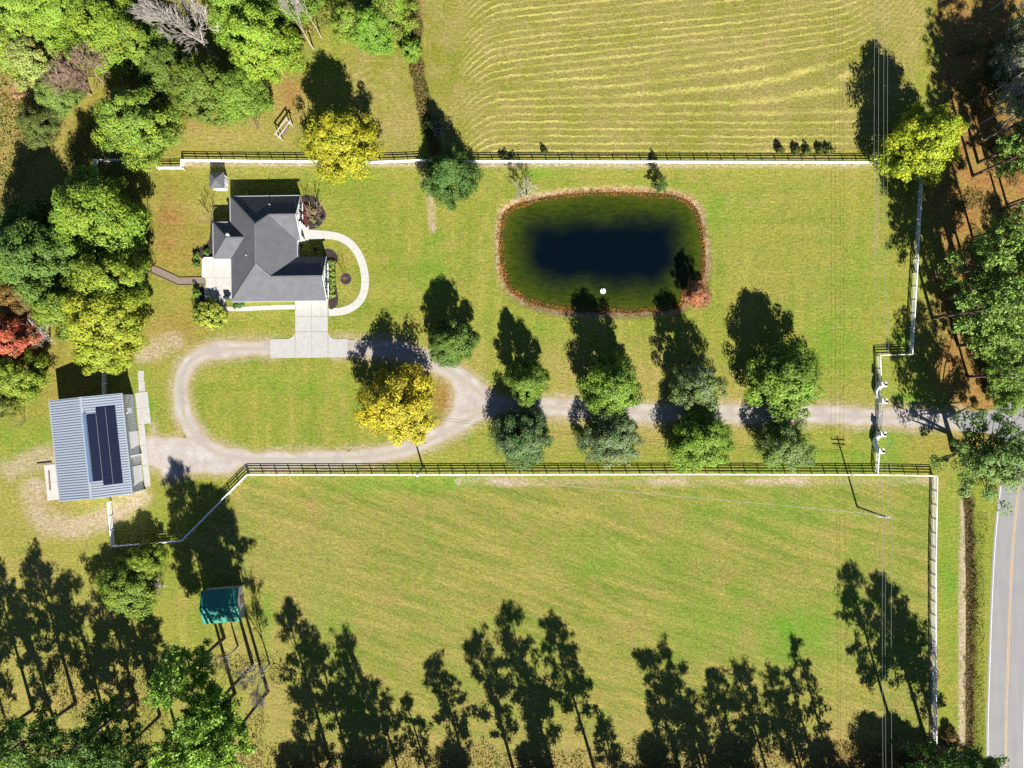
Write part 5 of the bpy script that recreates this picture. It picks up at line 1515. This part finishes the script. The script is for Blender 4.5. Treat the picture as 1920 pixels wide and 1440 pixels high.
for i, (x, y, h, r_, c, nm) in enumerate(((1846, 556, 8, 3.0, BRIGHT, 'bright green young tree on the orange needle floor'), (1826, 640, 8, 3.0, BRIGHT, 'bright green young tree in the lower eastern wood'), (1866, 690, 8, 3.6, BRIGHT, 'bright green young tree beside the road bend'),
                                       (1800, 596, 6, 2.2, GREEN, 'small dark green tree near the shaded lawn fence'), (1884, 606, 9, 3.2, BRIGHT, 'tall bright green young tree behind the needle floor'), (1872, 742, 7, 3.0, BRIGHT, 'bright green young tree at the mouth of the drive'),
                                       (1886, 470, 8, 2.8, GREEN, 'mid green young tree in the upper eastern wood'), (1878, 296, 7, 2.8, GREEN, 'mid green young tree under the eastern bare trees'))):
    tree('open%d' % (i % 3), x, y, h, r_, nm, c, GREEN, name='understory_tree', group='understory of the eastern wood')

# ---------------------------------------------------------------- uncountable growth
def growth(name, label, cat, pts, zs, col, col2, size, hgt, seed, tilt=0.8):
    rng = np.random.default_rng(seed)
    n = len(pts)
    pos = np.concatenate([pts, (zs + rng.uniform(0.02, 1, n) * hgt)[:, None]], 1)
    nrm = rng.normal(size=(n, 3)) * tilt + np.array([0, 0, 0.6])
    k = vnoise(pts[:, 0], pts[:, 1], 1.6, seed)
    me = leaf_mesh(name, pos, nrm, size * rng.uniform(0.5, 1.4, n), 0.4, rng.uniform(size=n), np.clip(k + rng.uniform(-.25, .25, n), 0, 1), rng)
    o = link(name, me, M['weeds'])
    o.color = (*col, 1); o['col2'] = [float(c) for c in col2]
    return tag(o, label, cat, kind='stuff')

def sample(poly_or_fn, bounds, n, seed):
    rng = np.random.default_rng(seed)
    x = rng.uniform(bounds[0], bounds[2], n); y = rng.uniform(bounds[1], bounds[3], n)
    k = poly_or_fn(x, y, rng.uniform(size=n))
    return np.stack([x[k], y[k]], 1)

# rushes and fallen needles round the pond
def rim(x, y, u):
    s = poly_sdf(x, y, POND) + (vnoise(x, y, 2.5, 8) - 0.5) * 0.7
    return (s > -0.55) & (s < 0.55) & (u < 0.95)
pts = sample(rim, (-4, 12, 38, 38), 60000, 1)
growth('pond_rushes', 'orange-brown rushes and leaves fringing the pond', 'rushes', pts, np.maximum(ground_h(pts[:, 0], pts[:, 1]), WATER_Z), (0.46, 0.17, 0.03), (0.20, 0.11, 0.045), 0.13, 0.22, 2)
c0 = P(1312, 556)
def shed_needles(x, y, u): return (np.hypot((x - c0.x) / 2.9, (y - c0.y) / 2.5) + 0.35 * vnoise(x, y, 0.8, 3) < 1) & (u < 0.8)
pts = sample(shed_needles, (c0.x - 3.5, c0.y - 3.2, c0.x + 3.5, c0.y + 3.2), 5200, 3)
growth('needle_drift', 'drift of fallen orange needles under the cypress at the pond corner', 'leaf litter', pts, np.maximum(ground_h(pts[:, 0], pts[:, 1]), WATER_Z), (0.40, 0.17, 0.05), (0.34, 0.24, 0.17), 0.14, 0.06, 4)
# ditch growth
def ditch(x, y, u):
    d = seg_dist(x, y, DITCH); return (d < 0.95 + 1.2 * (vnoise(x, y, 1.7, 2) - 0.5)) & (u < 0.35 + 0.5 * vnoise(x, y, 1.1, 4))
pts = sample(ditch, (83, -78, 88, -20), 16000, 5)
growth('ditch_weeds', 'dark brown and olive weeds filling the roadside ditch', 'weeds', pts, ground_h(pts[:, 0], pts[:, 1]), (0.13, 0.105, 0.035), (0.20, 0.12, 0.055), 0.17, 0.4, 6)
def verge(x, y, u):
    d = x * 10 + 960; return (d > 1832) & (d < 1846 + (720 - y * 10 < 1000) * 6) & (u < 0.6)
pts = sample(verge, (87, -78, 90, -24), 7000, 7)
growth('verge_grass', 'rough yellow-green grass on the road verge', 'grass', pts, np.zeros(len(pts)), (0.16, 0.20, 0.03), (0.21, 0.17, 0.05), 0.12, 0.18, 8)
# weed strip beside the hay field
WS = PX([(758, -60), (786, -60), (793, 100), (803, 190), (830, 288), (806, 292), (786, 215), (772, 150), (760, 60)])
def weeds(x, y, u): return (poly_sdf(x, y, WS) + (vnoise(x, y, 1.6, 4) - 0.5) * 1.2 < 0) & (u < 0.85)
pts = sample(weeds, (-21, 42, -12, 79), 26000, 9)
growth('field_edge_weeds', 'brown and green weed strip at the edge of the hay field', 'weeds', pts, np.zeros(len(pts)), (0.17, 0.105, 0.04), (0.10, 0.125, 0.025), 0.16, 0.7, 10)
# undergrowth in the woods
def wood_e(x, y, u):
    s = poly_sdf(x, y, PX([(1770, 180), (1800, 60), (1960, 60), (1960, 740), (1800, 760), (1760, 690), (1790, 560), (1800, 420), (1780, 330)]))
    return (s < 0) & (vnoise(x, y, 3.2, 6) + 0.25 * vnoise(x, y, 0.9, 2) > 0.72) & (u < 0.8)
pts = sample(wood_e, (78, -5, 100, 70), 60000, 11)
growth('wood_undergrowth', 'scattered brown and green undergrowth on the eastern wood floor', 'undergrowth', pts, np.zeros(len(pts)), (0.14, 0.085, 0.035), (0.07, 0.11, 0.02), 0.19, 1.0, 12)
def wood_w(x, y, u):
    s = poly_sdf(x, y, PX([(-40, -60), (620, -60), (640, 80), (540, 110), (330, 200), (285, 300), (280, 480), (215, 560), (120, 560), (0, 560), (-40, 560)]))
    return (s < 0) & (vnoise(x, y, 4.0, 3) + 0.3 * vnoise(x, y, 1.0, 5) > 0.55) & (u < 0.8)
pts = sample(wood_w, (-99, 15, -31, 78), 110000, 13)
growth('wood_undergrowth', 'green and straw-coloured undergrowth under the northwestern trees', 'undergrowth', pts, np.zeros(len(pts)), (0.13, 0.185, 0.03), (0.22, 0.18, 0.07), 0.20, 1.0, 14)
def wood_s(x, y, u):
    py = 720 - y * 10; px = x * 10 + 960
    return (py + 40 * vnoise(x, y, 5, 1) + 14 * vnoise(x, y, 1.2, 2) > 1432) & (px < 1800) & (u < 0.8) | ((px < 530) & (py > 1230) & (vnoise(x, y, 3.5, 7) > 0.6) & (u < 0.7))
pts = sample(wood_s, (-99, -79, 84, -50), 90000, 15)
growth('wood_undergrowth', 'brown tangled undergrowth along the south edge of the paddock', 'undergrowth', pts, np.zeros(len(pts)), (0.17, 0.115, 0.05), (0.085, 0.085, 0.025), 0.18, 0.8, 16)
